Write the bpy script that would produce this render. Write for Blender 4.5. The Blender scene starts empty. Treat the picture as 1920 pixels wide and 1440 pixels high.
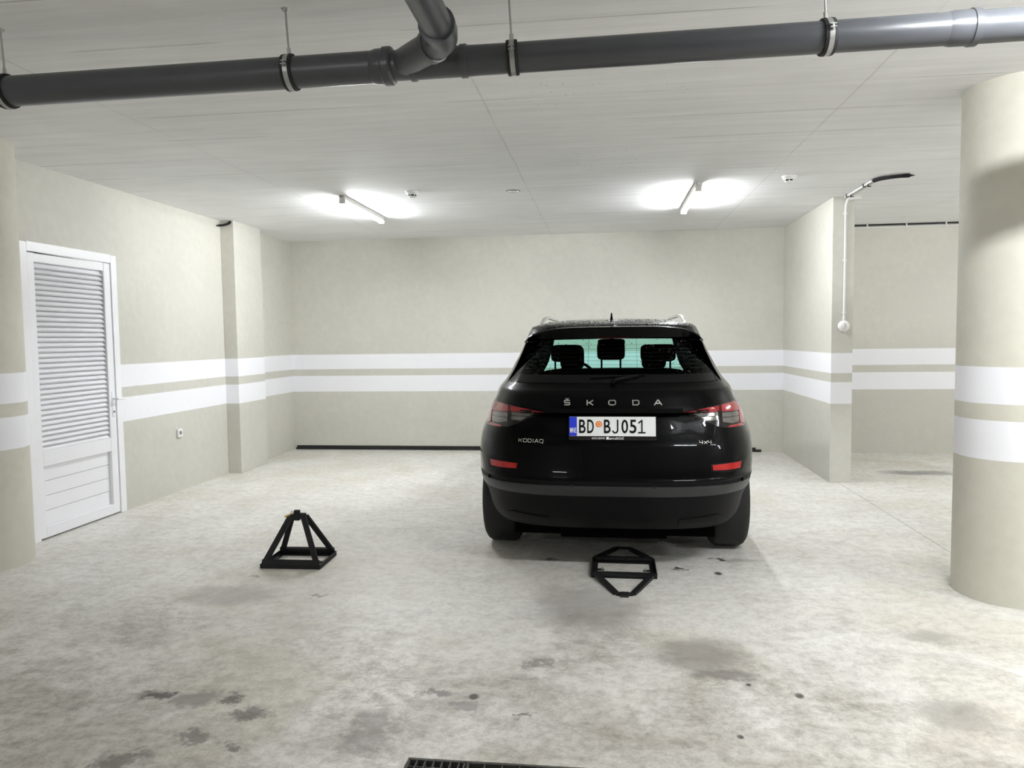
import bpy, bmesh, math, random
from mathutils import Vector, Matrix

S = bpy.context.scene
COL = S.collection
random.seed(7)

# ------------------------------------------------------------------ camera
cam_d = bpy.data.cameras.new('camera')
cam = bpy.data.objects.new('camera', cam_d)
COL.objects.link(cam)
cam_d.sensor_width = 36.0
cam_d.lens = 1385.0 / 1920.0 * 36.0
cam_d.clip_start = 0.05
_r = (0.99230814, 0.12312536, -0.01283350)
_u = (0.00511838, 0.06277350, 0.99801467)
_b = (0.12368652, -0.99040377, 0.06166045)
cam.matrix_world = Matrix(((_r[0], _u[0], _b[0], 0.0), (_r[1], _u[1], _b[1], 0.0), (_r[2], _u[2], _b[2], 1.5), (0, 0, 0, 1)))
S.camera = cam

# ------------------------------------------------------------------ world, exposure
world = bpy.data.worlds.new('world')
S.world = world
world.use_nodes = True
world.node_tree.nodes['Background'].inputs['Color'].default_value = (0, 0, 0, 1)
world.node_tree.nodes['Background'].inputs['Strength'].default_value = 0.0
S.view_settings.view_transform = 'Standard'
S.view_settings.look = 'None'
S.view_settings.gamma = 1.0
S.view_settings.use_curve_mapping = False
S.view_settings.exposure = 0.66
S.cycles.max_bounces = 8
S.cycles.diffuse_bounces = 5
S.cycles.glossy_bounces = 3
S.cycles.adaptive_threshold = 0.03
S.cycles.transparent_max_bounces = 12
LAMP = 168.0            # radiance of the tube diffusers over the bays
LAMP_AISLE = 232.0      # radiance of the stronger aisle lights
LAMP_COL = (0.955, 0.98, 1.0)

# ------------------------------------------------------------------ room measures (metres)
XL, XR, XR2, YB, ZC = -4.269, 2.263, 2.470, 9.761, 2.856
YP = 7.762
YQ, YQ2, XQ = 7.920, 8.586, -4.113
BANDS = ((0.801, 1.018), (1.109, 1.311))

# ------------------------------------------------------------------ material helpers
class NT:
    def __init__(self, name):
        self.m = bpy.data.materials.new(name)
        self.m.use_nodes = True
        self.t = self.m.node_tree
        self.t.nodes.clear()
        self.out = self.t.nodes.new('ShaderNodeOutputMaterial')
    def n(self, kind, ins=None, **props):
        nd = self.t.nodes.new('ShaderNode' + kind)
        for k, v in props.items():
            setattr(nd, k, v)
        for k, v in (ins or {}).items():
            sock = nd.inputs[k]
            if hasattr(v, 'is_output'):
                self.t.links.new(v, sock)
            else:
                sock.default_value = v
        return nd
    def math(self, op, a, b=0.0, c=None, clamp=False):
        ins = {0: a, 1: b}
        if c is not None:
            ins[2] = c
        return self.n('Math', ins, operation=op, use_clamp=clamp).outputs[0]
    def mix(self, f, a, b, blend='MIX'):
        nd = self.n('Mix', None, data_type='RGBA', blend_type=blend)
        for i, v in ((0, f), (6, a), (7, b)):
            if hasattr(v, 'is_output'):
                self.t.links.new(v, nd.inputs[i])
            else:
                nd.inputs[i].default_value = v if i == 0 else (tuple(v) + (1,))[:4]
        return nd.outputs[2]
    def noise(self, vec, scale, detail=4.0, rough=0.55, dist=0.0):
        return self.n('TexNoise', {'Vector': vec, 'Scale': scale, 'Detail': detail, 'Roughness': rough, 'Distortion': dist}).outputs['Fac']
    def ramp(self, x, lo, hi, a=0.0, b=1.0, smooth=True):
        return self.n('MapRange', {0: x, 1: lo, 2: hi, 3: a, 4: b}, interpolation_type='SMOOTHSTEP' if smooth else 'LINEAR').outputs[0]
    def pos(self):
        return self.n('NewGeometry').outputs['Position']
    def scaled(self, vec, s):
        return self.n('VectorMath', {0: vec, 1: s}, operation='MULTIPLY').outputs[0]
    def bump(self, h, strength, dist):
        return self.n('Bump', {'Height': h, 'Strength': strength, 'Distance': dist}).outputs[0]
    def surf(self, **ins):
        b = self.n('BsdfPrincipled', {k.replace('_', ' '): v for k, v in ins.items()})
        self.t.links.new(b.outputs[0], self.out.inputs[0])
        return self.m

def c4(c):
    return tuple(c) + (1.0,)

def simple(name, col, rough=0.5, metal=0.0, var=0.06, scale=30.0, bump=0.0, **extra):
    n = NT(name)
    p = n.n('TexCoord').outputs['Object']
    f = n.noise(p, scale, 3.0)
    lo = tuple(max(0, c * (1 - var)) for c in col)
    hi = tuple(min(1, c * (1 + var)) for c in col)
    ins = dict(Base_Color=n.mix(f, lo, hi), Roughness=rough, Metallic=metal)
    if bump:
        ins['Normal'] = n.bump(f, 0.5, bump)
    ins.update(extra)
    return n.surf(**ins)

def wall_material(name, beige, white):
    n = NT(name)
    p = n.pos()
    z = n.n('SeparateXYZ', {0: p}).outputs[2]
    wob = n.math('MULTIPLY', n.math('SUBTRACT', n.noise(p, 9.0, 3.0), 0.5), 0.004)
    zz = n.math('ADD', z, wob)
    band = None
    for lo, hi in BANDS:
        a = n.math('MULTIPLY', n.math('GREATER_THAN', zz, lo), n.math('LESS_THAN', zz, hi))
        band = a if band is None else n.math('ADD', band, a)
    blot = n.noise(p, 0.9, 2.0)
    fine = n.noise(p, 14.0, 3.0)
    v = n.math('ADD', n.math('MULTIPLY', blot, 0.6), n.math('MULTIPLY', fine, 0.4))
    bc = n.mix(n.ramp(v, 0.35, 0.65), tuple(c * 0.95 for c in beige), tuple(c * 1.03 for c in beige))
    scuff = n.noise(n.scaled(p, (3.0, 3.0, 1.2)), 2.6, 4.0, 0.7)
    low = n.ramp(z, 0.0, 0.75, 1.0, 0.0)
    sf = n.math('MULTIPLY', n.ramp(scuff, 0.66, 0.74), n.math('MULTIPLY', low, 0.22))
    bc = n.mix(sf, bc, (0.36, 0.33, 0.27))
    wc = n.mix(fine, tuple(c * 0.97 for c in white), white)
    col = n.mix(band, bc, wc)
    nm = n.bump(fine, 0.25, 0.006)
    return n.surf(Base_Color=col, Roughness=0.62, Normal=nm)

STAINS = [(-1.9, 2.86, 0.088, 0.045, .75), (-1.56, 2.86, 0.068, 0.044, .65), (-1.43, 2.74, 0.087, 0.049, .6), (-1.72, 2.83, 0.086, 0.079, .4),
          (-1.57, 2.55, 0.072, 0.05, .5), (-1.36, 2.52, 0.044, 0.031, .55), (-1.73, 2.37, 0.087, 0.069, .55), (-0.57, 2.9, 0.099, 0.044, .4),
          (-0.55, 2.97, 0.024, 0.03, .8), (-0.9, 2.66, 0.103, 0.169, .35), (-2.22, 4.07, 0.33, 0.194, .28), (0.45, 4.77, 0.04, 0.044, .8),
          (0.77, 5.02, 0.046, 0.049, .75), (0.71, 4.71, 0.027, 0.038, .75), (0.44, 3.49, 0.24, 0.2, .36), (0.52, 3.28, 0.17, 0.07, .4),
          (0.8, 3.11, 0.02, 0.026, .85), (0.61, 3.19, 0.013, 0.016, .85), (0.5, 2.76, 0.014, 0.016, .8), (-0.32, 2.84, 0.045, 0.025, .55),
          (1.58, 3.79, 0.17, 0.095, .3), (3.35, 8.35, 0.4, 0.16, .5), (-0.1, 4.04, 0.36, 0.37, .3), (-2.21, 4.39, 0.035, 0.03, .5),
          (-1.68, 4.11, 0.05, 0.02, .5), (-0.71, 2.98, 0.085, 0.028, .5), (1.36, 3.01, 0.18, 0.14, .28), (-0.31, 3.31, 0.055, 0.067, .4),
          (-0.35, 4.93, 0.06, 0.03, .6), (0.9, 5.0, 0.16, 0.05, .3)]

def floor_material():
    n = NT('worn_concrete_floor')
    p = n.pos()
    sx = n.n('SeparateXYZ', {0: p})
    x, y = sx.outputs[0], sx.outputs[1]
    med = n.noise(p, 1.5, 6.0, 0.68, 0.6)
    drag = n.noise(n.scaled(p, (2.2, 5.0, 1.0)), 2.0, 5.0, 0.7, 0.5)
    fine = n.noise(p, 15.0, 6.0, 0.85, 0.2)
    v = n.math('ADD', n.math('MULTIPLY', med, 0.36), n.math('MULTIPLY', drag, 0.26))
    v = n.math('ADD', v, n.math('MULTIPLY', fine, 0.38))
    # the drive lane is dirtier than the bays; colour also darkened to offset the aisle lamp
    lane = n.ramp(n.math('ADD', y, n.math('MULTIPLY', n.math('SUBTRACT', med, 0.5), 3.2)), 2.2, 4.2, 1.0, 0.0)
    dirt = n.math('MULTIPLY', n.ramp(v, 0.40, 0.585, 1.0, 0.0, smooth=False), n.ramp(lane, 0.0, 1.0, 0.36, 0.92))
    col = n.mix(dirt, (0.81, 0.795, 0.75), (0.25, 0.222, 0.18))
    col = n.mix(n.math('MULTIPLY', lane, 0.46), col, (0.40, 0.365, 0.31))
    tint = n.noise(p, 0.8, 3.0, 0.6)
    col = n.mix(n.math('MULTIPLY', n.ramp(tint, 0.46, 0.66), 0.42), col, (0.58, 0.525, 0.41))
    speck = n.math('MULTIPLY', n.ramp(fine, 0.57, 0.68), n.ramp(drag, 0.42, 0.60, 0.05, 0.6))
    col = n.mix(speck, col, (0.24, 0.22, 0.19))
    rot = n.n('VectorRotate', {'Vector': p, 'Angle': 0.55}, rotation_type='Z_AXIS').outputs[0]
    w = n.n('TexWave', {'Vector': rot, 'Scale': 0.7, 'Distortion': 6.0, 'Detail': 2.0, 'Detail Scale': 0.6}, wave_type='BANDS').outputs['Fac']
    scr = n.math('LESS_THAN', n.math('ABSOLUTE', n.math('SUBTRACT', w, 0.5)), 0.006)
    col = n.mix(n.math('MULTIPLY', scr, n.ramp(med, 0.50, 0.62, 0.0, 0.35)), col, (0.88, 0.86, 0.80))
    grain = n.ramp(fine, 0.34, 0.66, 0.80, 1.06, smooth=False)
    col = n.n('VectorMath', {0: col, 1: n.n('CombineXYZ', {0: grain, 1: grain, 2: grain}).outputs[0]}, operation='MULTIPLY').outputs[0]
    # oil and tyre stains with ragged edges
    jag = n.n('TexNoise', {'Vector': p, 'Scale': 7.0, 'Detail': 4.0, 'Roughness': 0.8}).outputs['Color']
    off = n.n('VectorMath', {0: jag, 1: (0.5, 0.5, 0.5)}, operation='SUBTRACT').outputs[0]
    pw = n.n('VectorMath', {0: off, 1: (0.34, 0.24, 0.0), 2: p}, operation='MULTIPLY_ADD').outputs[0]
    tot = None
    for (cx, cy, rx, ry, k) in STAINS:
        base = p if rx < 0.03 else pw
        d = n.n('VectorMath', {0: base, 1: (cx, cy, 0.0)}, operation='SUBTRACT').outputs[0]
        d = n.n('VectorMath', {0: d, 1: (1 / rx, 1 / ry, 0.0)}, operation='MULTIPLY').outputs[0]
        l = n.n('VectorMath', {0: d}, operation='LENGTH').outputs['Value']
        s = n.ramp(l, 0.45, 1.25, k, 0.0)
        tot = s if tot is None else n.math('MAXIMUM', tot, s)
    ragged = n.math('MULTIPLY', n.math('MULTIPLY', tot, 1.2), n.ramp(fine, 0.34, 0.54, 0.6, 1.15))
    col = n.mix(ragged, col, (0.070, 0.058, 0.056))
    # saw-cut joint running along the bays
    j = n.math('LESS_THAN', n.math('ABSOLUTE', n.math('SUBTRACT', x, 2.346)), 0.0035)
    col = n.mix(n.math('MULTIPLY', j, 0.75), col, (0.10, 0.095, 0.09))
    rough = n.ramp(v, 0.38, 0.62, 0.50, 0.28)
    return n.surf(Base_Color=col, Roughness=rough, Normal=n.bump(fine, 0.25, 0.006), Specular_IOR_Level=0.5)

def ceiling_material():
    n = NT('board_marked_concrete_ceiling')
    p = n.pos()
    sx = n.n('SeparateXYZ', {0: p})
    x, y = sx.outputs[0], sx.outputs[1]
    base = n.noise(p, 0.8, 3.0, 0.6)
    streak = n.noise(n.scaled(p, (1.0, 14.0, 1.0)), 1.1, 4.0, 0.7)
    v = n.math('ADD', n.math('MULTIPLY', base, 0.45), n.math('MULTIPLY', streak, 0.55))
    col = n.mix(n.ramp(v, 0.35, 0.65, smooth=False), (0.78, 0.785, 0.785), (0.92, 0.925, 0.925))
    wob = n.math('MULTIPLY', n.math('SUBTRACT', n.noise(p, 1.3, 3.0), 0.5), 0.03)
    seam = None
    for sxx in (-2.83, -0.68, 1.40, 3.48):
        d = n.math('ABSOLUTE', n.math('SUBTRACT', n.math('ADD', x, wob), sxx))
        s = n.ramp(d, 0.002, 0.009, 1.0, 0.0)
        seam = s if seam is None else n.math('MAXIMUM', seam, s)
    yy = n.math('ADD', y, n.math('MULTIPLY', wob, 0.6))
    dd = n.math('ABSOLUTE', n.math('SUBTRACT', n.math('FRACT', n.math('MULTIPLY', yy, 1.0 / 0.5)), 0.5))
    board = n.ramp(dd, 0.004, 0.016, 1.0, 0.0)
    gate = n.ramp(n.noise(n.scaled(p, (1.0, 3.0, 1.0)), 0.9, 3.0), 0.44, 0.60)
    board = n.math('MULTIPLY', board, gate)
    lines = n.math('MAXIMUM', n.math('MULTIPLY', seam, n.ramp(n.noise(p, 3.0, 4.0), 0.35, 0.6, 0.15, 0.5)), n.math('MULTIPLY', board, 0.95))
    col = n.mix(n.math('MULTIPLY', lines, 0.45), col, (0.22, 0.21, 0.19))
    vor = n.n('TexVoronoi', {'Vector': p, 'Scale': 24.0, 'Randomness': 1.0}, feature='F1').outputs['Distance']
    pgate = n.ramp(n.noise(p, 0.55, 2.0), 0.60, 0.70)
    pits = n.math('MULTIPLY', n.math('LESS_THAN', vor, 0.11), pgate)
    col = n.mix(n.math('MULTIPLY', pits, 0.75), col, (0.10, 0.095, 0.085))
    return n.surf(Base_Color=col, Roughness=0.75, Normal=n.bump(streak, 0.3, 0.006))

def glass_material(name, tint, ior=1.45):
    n = NT(name)
    tr = n.n('BsdfTransparent', {'Color': c4(tint)})
    gl = n.n('BsdfGlossy', {'Color': (1, 1, 1, 1), 'Roughness': 0.01})
    lw = n.n('LayerWeight', {'Blend': 0.5}).outputs['Facing']
    f0 = ((ior - 1) / (ior + 1)) ** 2
    fr = n.math('MULTIPLY_ADD', n.math('POWER', lw, 5.0), 0.8, f0)
    nz = n.noise(n.n('TexCoord').outputs['Object'], 3.0, 2.0)
    fac = n.math('MULTIPLY', fr, n.ramp(nz, 0.0, 1.0, 0.75, 0.9))
    mx = n.n('MixShader', {0: fac, 1: tr.outputs[0], 2: gl.outputs[0]})
    n.t.links.new(mx.outputs[0], n.out.inputs[0])
    return n.m

def lamp_material(name, strength):
    n = NT(name)
    e = n.n('Emission', {'Color': c4(LAMP_COL), 'Strength': strength})
    n.t.links.new(e.outputs[0], n.out.inputs[0])
    return n.m

M = {}
M['wall'] = wall_material('beige_painted_wall', (0.60, 0.59, 0.53), (0.88, 0.88, 0.915))
M['column'] = wall_material('beige_painted_column', (0.62, 0.60, 0.515), (0.88, 0.88, 0.915))
M['floor'] = floor_material()
M['ceiling'] = ceiling_material()
M['white_metal'] = simple('white_coated_aluminium', (0.90, 0.90, 0.93), 0.35, 0.0, 0.02)
M['white_plastic'] = simple('white_plastic', (0.80, 0.80, 0.78), 0.4, 0.0, 0.02)
M['lamp_body'] = simple('lamp_housing_white', (0.62, 0.61, 0.57), 0.5, 0.0, 0.03)
M['lamp'] = lamp_material('glowing_tube_diffuser', LAMP)
M['aisle_lamp'] = lamp_material('boosted_tube_diffuser', LAMP_AISLE)  # single tube with raised glow, shared by the added aisle lights
M['grey_pipe'] = simple('dark_grey_drain_pipe', (0.068, 0.071, 0.079), 0.34, 0.0, 0.14, 5.0)
M['rubber'] = simple('black_rubber', (0.012, 0.012, 0.013), 0.7, 0.0, 0.1)
M['zinc'] = simple('galvanised_steel', (0.42, 0.42, 0.41), 0.4, 0.7, 0.08)
M['conduit'] = simple('grey_white_conduit', (0.74, 0.74, 0.72), 0.4, 0.0, 0.03)
M['black_steel'] = simple('black_powder_coated_steel', (0.012, 0.012, 0.013), 0.55, 0.0, 0.15, 60.0, 0.0008, Specular_IOR_Level=0.25)
M['black_trim'] = simple('black_matt_strip', (0.010, 0.010, 0.010), 0.5, 0.0, 0.1)
M['brass'] = simple('brass', (0.62, 0.45, 0.16), 0.3, 1.0, 0.05)
M['dark'] = simple('dark_slot', (0.008, 0.008, 0.008), 0.8, 0.0, 0.1)
M['grate'] = simple('cast_iron_grate', (0.07, 0.068, 0.062), 0.6, 0.4, 0.3, 40.0, 0.001)
M['darkened_concrete'] = simple('concrete_darkened_for_reflections', (0.06, 0.058, 0.052), 0.8, 0.0, 0.1, 4.0)  # unseen front wall coloured dark to keep the car's reflections black
# car
M['paint'] = simple('black_car_paint', (0.0016, 0.0016, 0.0018), 0.35, 0.0, 0.15, 200.0, Coat_Weight=1.0, Coat_IOR=1.16, Coat_Roughness=0.025, Specular_IOR_Level=0.03)
M['plastic'] = simple('black_grained_plastic', (0.005, 0.005, 0.0055), 0.5, 0.0, 0.15, 120.0, 0.0006, Specular_IOR_Level=0.10)
M['lit_strip_plastic'] = simple('floor_lit_black_plastic', (0.020, 0.021, 0.023), 0.38, 0.0, 0.2, 150.0, 0.0006, Specular_IOR_Level=0.45)  # lighter copy of the bumper plastic; the lit highlight is put into its colour
M['cabin'] = simple('black_cabin_fabric', (0.002, 0.002, 0.002), 0.9, 0.0, 0.1, Specular_IOR_Level=0.03)
M['side_glass'] = simple('black_tinted_glass', (0.003, 0.003, 0.0035), 0.04, 0.0, 0.05, Specular_IOR_Level=0.2)
M['rear_glass'] = glass_material('tinted_rear_glass', (0.72, 0.93, 0.89), 1.12)
M['front_glass'] = glass_material('green_windscreen_glass', (0.64, 0.93, 0.86), 1.2)
M['chrome'] = simple('chrome', (0.86, 0.86, 0.85), 0.12, 1.0, 0.02)
M['satin_silver'] = simple('satin_silver', (0.80, 0.80, 0.79), 0.25, 0.85, 0.03)
M['tyre'] = simple('tyre_rubber', (0.009, 0.009, 0.009), 0.75, 0.0, 0.2, 80.0)
M['alloy'] = simple('dark_alloy', (0.30, 0.30, 0.31), 0.3, 0.9, 0.05)
M['red_lens'] = simple('red_lamp_lens', (0.30, 0.005, 0.012), 0.12, 0.0, 0.15, 60.0, Coat_Weight=0.6, Coat_Roughness=0.02)
M['bright_red'] = simple('bright_red_reflector', (0.36, 0.005, 0.004), 0.2, 0.0, 0.2, 90.0)
M['clear_lens'] = simple('clear_lamp_lens', (0.17, 0.165, 0.155), 0.15, 0.5, 0.35, 45.0, Coat_Weight=0.5)
M['smoked'] = simple('smoked_lamp_housing', (0.010, 0.008, 0.008), 0.1, 0.0, 0.1)
M['plate_white'] = simple('plate_white', (0.82, 0.83, 0.82), 0.4, 0.0, 0.02)
M['plate_blue'] = simple('plate_blue', (0.005, 0.03, 0.62), 0.4, 0.0, 0.03)
M['print_black'] = simple('print_black', (0.004, 0.004, 0.004), 0.5, 0.0, 0.05, Specular_IOR_Level=0.12)
M['print_white'] = simple('print_white', (0.85, 0.85, 0.86), 0.4, 0.0, 0.02)
M['emblem_red'] = simple('emblem_red', (0.75, 0.04, 0.015), 0.4, 0.0, 0.05)
M['emblem_gold'] = simple('emblem_gold', (0.90, 0.48, 0.12), 0.4, 0.0, 0.05)
M['droplet'] = simple('water_droplet', (0.02, 0.022, 0.022), 0.03, 0.0, 0.05, Specular_IOR_Level=1.0)

# ------------------------------------------------------------------ object helpers
def link(name, me, parent=None, mat=None, smooth=False):
    o = bpy.data.objects.new(name, me)
    COL.objects.link(o)
    if parent is not None:
        o.parent = parent
    if mat is not None and not me.materials:
        me.materials.append(M[mat] if isinstance(mat, str) else mat)
    if smooth:
        for poly in me.polygons:
            poly.use_smooth = True
    return o

def tag(o, label=None, cat=None, group=None, kind=None):
    if label: o['label'] = label
    if cat: o['category'] = cat
    if group: o['group'] = group
    if kind: o['kind'] = kind
    return o

def empty(name, loc=(0, 0, 0), rz=0.0, **t):
    o = bpy.data.objects.new(name, None)
    COL.objects.link(o)
    o.location = loc
    o.rotation_euler = (0, 0, rz)
    o.empty_display_size = 0.1
    return tag(o, **t)

class MB:
    def __init__(self):
        self.v, self.f = [], []
    def add(self, vs, fs):
        b = len(self.v)
        self.v += [tuple(v) for v in vs]
        self.f += [tuple(i + b for i in f) for f in fs]
        return self
    def box(self, x0, x1, y0, y1, z0, z1, mtx=None):
        vs = [(x0, y0, z0), (x1, y0, z0), (x1, y1, z0), (x0, y1, z0), (x0, y0, z1), (x1, y0, z1), (x1, y1, z1), (x0, y1, z1)]
        if mtx is not None:
            vs = [tuple(mtx @ Vector(v)) for v in vs]
        return self.add(vs, [(3, 2, 1, 0), (4, 5, 6, 7), (0, 1, 5, 4), (1, 2, 6, 5), (2, 3, 7, 6), (3, 0, 4, 7)])
    def bar(self, a, b, w, t, up=(0, 0, 1)):
        """rectangular bar from a to b, w across, t along up"""
        a, b, up = Vector(a), Vector(b), Vector(up)
        d = (b - a).normalized()
        s = d.cross(up).normalized()
        u = s.cross(d).normalized()
        vs = []
        for p in (a, b):
            for i, j in ((-1, -1), (1, -1), (1, 1), (-1, 1)):
                vs.append(p + s * (i * w / 2) + u * (j * t / 2))
        return self.add(vs, [(3, 2, 1, 0), (4, 5, 6, 7), (0, 1, 5, 4), (1, 2, 6, 5), (2, 3, 7, 6), (3, 0, 4, 7)])
    def tube(self, pts, r, n=16, cap=True):
        pts = [Vector(p) for p in pts]
        rs = r if isinstance(r, (list, tuple)) else [r] * len(pts)
        prev = None
        rings = []
        for i, p in enumerate(pts):
            d = (pts[min(i + 1, len(pts) - 1)] - pts[max(i - 1, 0)])
            if d.length < 1e-9: d = Vector((0, 0, 1))
            d.normalize()
            if prev is None:
                ref = Vector((0, 0, 1)) if abs(d.z) < 0.9 else Vector((1, 0, 0))
                s = d.cross(ref).normalized()
            else:
                s = (prev - d * prev.dot(d)).normalized()
            prev = s
            u = d.cross(s)
            rings.append([p + (s * math.cos(2 * math.pi * k / n) + u * math.sin(2 * math.pi * k / n)) * rs[i] for k in range(n)])
        vs = [v for ring in rings for v in ring]
        fs = []
        for i in range(len(rings) - 1):
            for k in range(n):
                a, b = i * n + k, i * n + (k + 1) % n
                fs.append((a, a + n, b + n, b)[::-1])
        if cap:
            fs.append(tuple(range(n - 1, -1, -1))[::-1])
            fs.append(tuple((len(rings) - 1) * n + k for k in range(n))[::-1])
        return self.add(vs, fs)
    def lathe(self, prof, axis='z', c=(0, 0, 0), n=32, closed=False):
        """prof: (radius, along)"""
        vs, fs = [], []
        for r, h in prof:
            for k in range(n):
                a = 2 * math.pi * k / n
                p, q = r * math.cos(a), r * math.sin(a)
                v = {'z': (p, q, h), 'x': (h, p, q), 'y': (p, h, q)}[axis]
                vs.append((v[0] + c[0], v[1] + c[1], v[2] + c[2]))
        m = len(prof)
        for i in range(m if closed else m - 1):
            j = (i + 1) % m
            for k in range(n):
                k2 = (k + 1) % n
                fs.append((i * n + k, i * n + k2, j * n + k2, j * n + k))
        return self.add(vs, fs)
    def prism(self, poly, y0, y1, plane='xz'):
        n = len(poly)
        def P(a, d):
            return {'xz': (a[0], d, a[1]), 'xy': (a[0], a[1], d), 'yz': (d, a[0], a[1])}[plane]
        vs = [P(a, y0) for a in poly] + [P(a, y1) for a in poly]
        fs = [tuple(range(n)), tuple(range(2 * n - 1, n - 1, -1))]
        fs += [(i, i + n, (i + 1) % n + n, (i + 1) % n) for i in range(n)]
        return self.add(vs, fs)
    def pad(self, c, s, p=3.5, nu=16, nv=12):
        """soft rounded block"""
        def sg(v, e): return math.copysign(abs(v) ** e, v)
        vs, fs = [], []
        e = 2.0 / p
        for i in range(nv + 1):
            ph = -math.pi / 2 + math.pi * i / nv
            for k in range(nu):
                th = 2 * math.pi * k / nu
                vs.append((c[0] + s[0] * sg(math.cos(ph), e) * sg(math.cos(th), e), c[1] + s[1] * sg(math.cos(ph), e) * sg(math.sin(th), e), c[2] + s[2] * sg(math.sin(ph), e)))
        for i in range(nv):
            for k in range(nu):
                fs.append((i * nu + k, i * nu + (k + 1) % nu, (i + 1) * nu + (k + 1) % nu, (i + 1) * nu + k))
        return self.add(vs, fs)
    def mesh(self, name, fix=True):
        me = bpy.data.meshes.new(name)
        me.from_pydata(self.v, [], self.f)
        me.update()
        if fix:
            bm = bmesh.new()
            bm.from_mesh(me)
            bmesh.ops.remove_doubles(bm, verts=bm.verts, dist=1e-6)
            bmesh.ops.recalc_face_normals(bm, faces=bm.faces)
            bm.to_mesh(me)
            bm.free()
        return me
    def build(self, name, mat, parent=None, smooth=False, bevel=0.0, fix=True, angle=None):
        o = link(name, self.mesh(name, fix), parent, mat, smooth)
        if bevel:
            b = o.modifiers.new('bevel', 'BEVEL')
            b.width = bevel
            b.segments = 2
            b.limit_method = 'ANGLE'
        if smooth and angle:
            o.data.set_sharp_from_angle(angle=angle)
        return o

SH = math.radians(35)

# ================================================================== THE SETTING
def struct(o, label=None):
    return tag(o, label, None, None, 'structure')

GX0, GX1, GY0, GY1 = -0.706, 1.60, 2.305, 2.503        # drain channel
f = MB()
X0, X1, Y0, Y1 = -4.60, 9.2, -9.2, 10.0
f.add([(X0, Y0, 0), (X1, Y0, 0), (X1, GY0, 0), (X0, GY0, 0)], [(0, 1, 2, 3)])
f.add([(X0, GY1, 0), (X1, GY1, 0), (X1, Y1, 0), (X0, Y1, 0)], [(0, 1, 2, 3)])
f.add([(X0, GY0, 0), (GX0, GY0, 0), (GX0, GY1, 0), (X0, GY1, 0)], [(0, 1, 2, 3)])
f.add([(GX1, GY0, 0), (X1, GY0, 0), (X1, GY1, 0), (GX1, GY1, 0)], [(0, 1, 2, 3)])
D = -0.14
f.add([(GX0, GY0, 0), (GX1, GY0, 0), (GX1, GY1, 0), (GX0, GY1, 0), (GX0, GY0, D), (GX1, GY0, D), (GX1, GY1, D), (GX0, GY1, D)],
      [(4, 5, 6, 7), (0, 1, 5, 4), (1, 2, 6, 5), (2, 3, 7, 6), (3, 0, 4, 7)])
fl = f.build('floor', 'floor', fix=False)
struct(fl)

struct(MB().box(X0, X1, Y0, Y1, ZC, ZC + 0.25).build('ceiling', 'ceiling'))
struct(MB().box(X0, X1, YB, YB + 0.25, 0, ZC).build('wall_back', 'wall'))

DY0, DY1, DZ = 4.985, 6.072, 2.266                      # door opening
w = MB()
w.box(XL - 0.33, XL - 0.15, Y0, YB, 0, ZC)
w.box(XL - 0.15, XL, Y0, DY0, 0, ZC)
w.box(XL - 0.15, XL, DY1, YB, 0, ZC)
w.box(XL - 0.15, XL, DY0, DY1, DZ, ZC)
struct(w.build('wall_left', 'wall', fix=False))
struct(MB().box(XL, XQ, YQ, YQ2, 0, ZC).build('pilaster', 'wall', bevel=0.004))
struct(MB().box(XR, XR2, YP, YB, 0, ZC).build('wall_right', 'wall', bevel=0.004))
struct(MB().box(9.0, 9.2, Y0, YB, 0, ZC).build('wall_side', 'wall'))
struct(MB().box(X0, X1, Y0 - 0.2, Y0, 0, ZC).build('wall_front', 'darkened_concrete'))

for cx, lab in ((-4.236, 'round beige column with two white bands, standing beside the louvred white door'),
                (2.323, 'round beige column with two white bands, standing free opposite the partition wall end')):
    o = MB().lathe([(0.30, 0.0), (0.30, ZC)], 'z', (cx, 4.505, 0), 72).build('column', 'column', smooth=True)
    tag(o, lab, None, None, 'structure')

# ---- door_1: louvred aluminium door in wall_left
door = empty('door_1', (XL, 5.53, 0), kind='structure', label='white aluminium door with louvre slats above a plain panel')
def dbox(mb, y0, y1, z0, z1, x0, x1):
    return mb.box(x0, x1, y0 - 5.53, y1 - 5.53, z0, z1)
m = MB()
dbox(m, 4.985, 5.060, 0, 2.266, -0.06, 0.012); dbox(m, 6.004, 6.078, 0, 2.266, -0.06, 0.012); dbox(m, 5.060, 6.004, 2.198, 2.272, -0.06, 0.012)
m.build('door_frame', 'white_metal', door, bevel=0.003)
m = MB()
LX0, LX1 = -0.05, 0.004
dbox(m, 5.066, 5.128, 0.014, 2.192, LX0, LX1); dbox(m, 5.914, 5.998, 0.014, 2.192, LX0, LX1)
dbox(m, 5.128, 5.914, 2.124, 2.192, LX0, LX1); dbox(m, 5.128, 5.914, 0.562, 0.682, LX0, LX1); dbox(m, 5.128, 5.914, 0.014, 0.098, LX0, LX1)
leaf = m.build('leaf', 'white_metal', door, bevel=0.004)
NS = 36
pitch = (2.124 - 0.682) / NS
sm = MB()
rot = Matrix.Rotation(math.radians(52), 4, 'Y')
sm.box(-0.027, 0.027, -0.390, 0.390, -0.0018, 0.0018, rot)
sm.box(0.022, 0.027, -0.390, 0.390, -0.008, 0.0018, rot)
slat_me = sm.mesh('slat', fix=False)
slat_me.materials.append(M['white_metal'])
for i in range(NS):
    s = link('slat', slat_me, leaf)
    s.location = (-0.020, 5.521 - 5.53, 0.682 + pitch * (i + 0.5))
pl = MB().box(-0.034, -0.026, -0.391, 0.391, 0.0, 0.1125).mesh('plank')
pl.materials.append(M['white_metal'])
for i in range(4):
    s = link('plank', pl, leaf)
    s.location = (0.0, 5.521 - 5.53, 0.099 + i * 0.1158)
h = MB()
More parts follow.
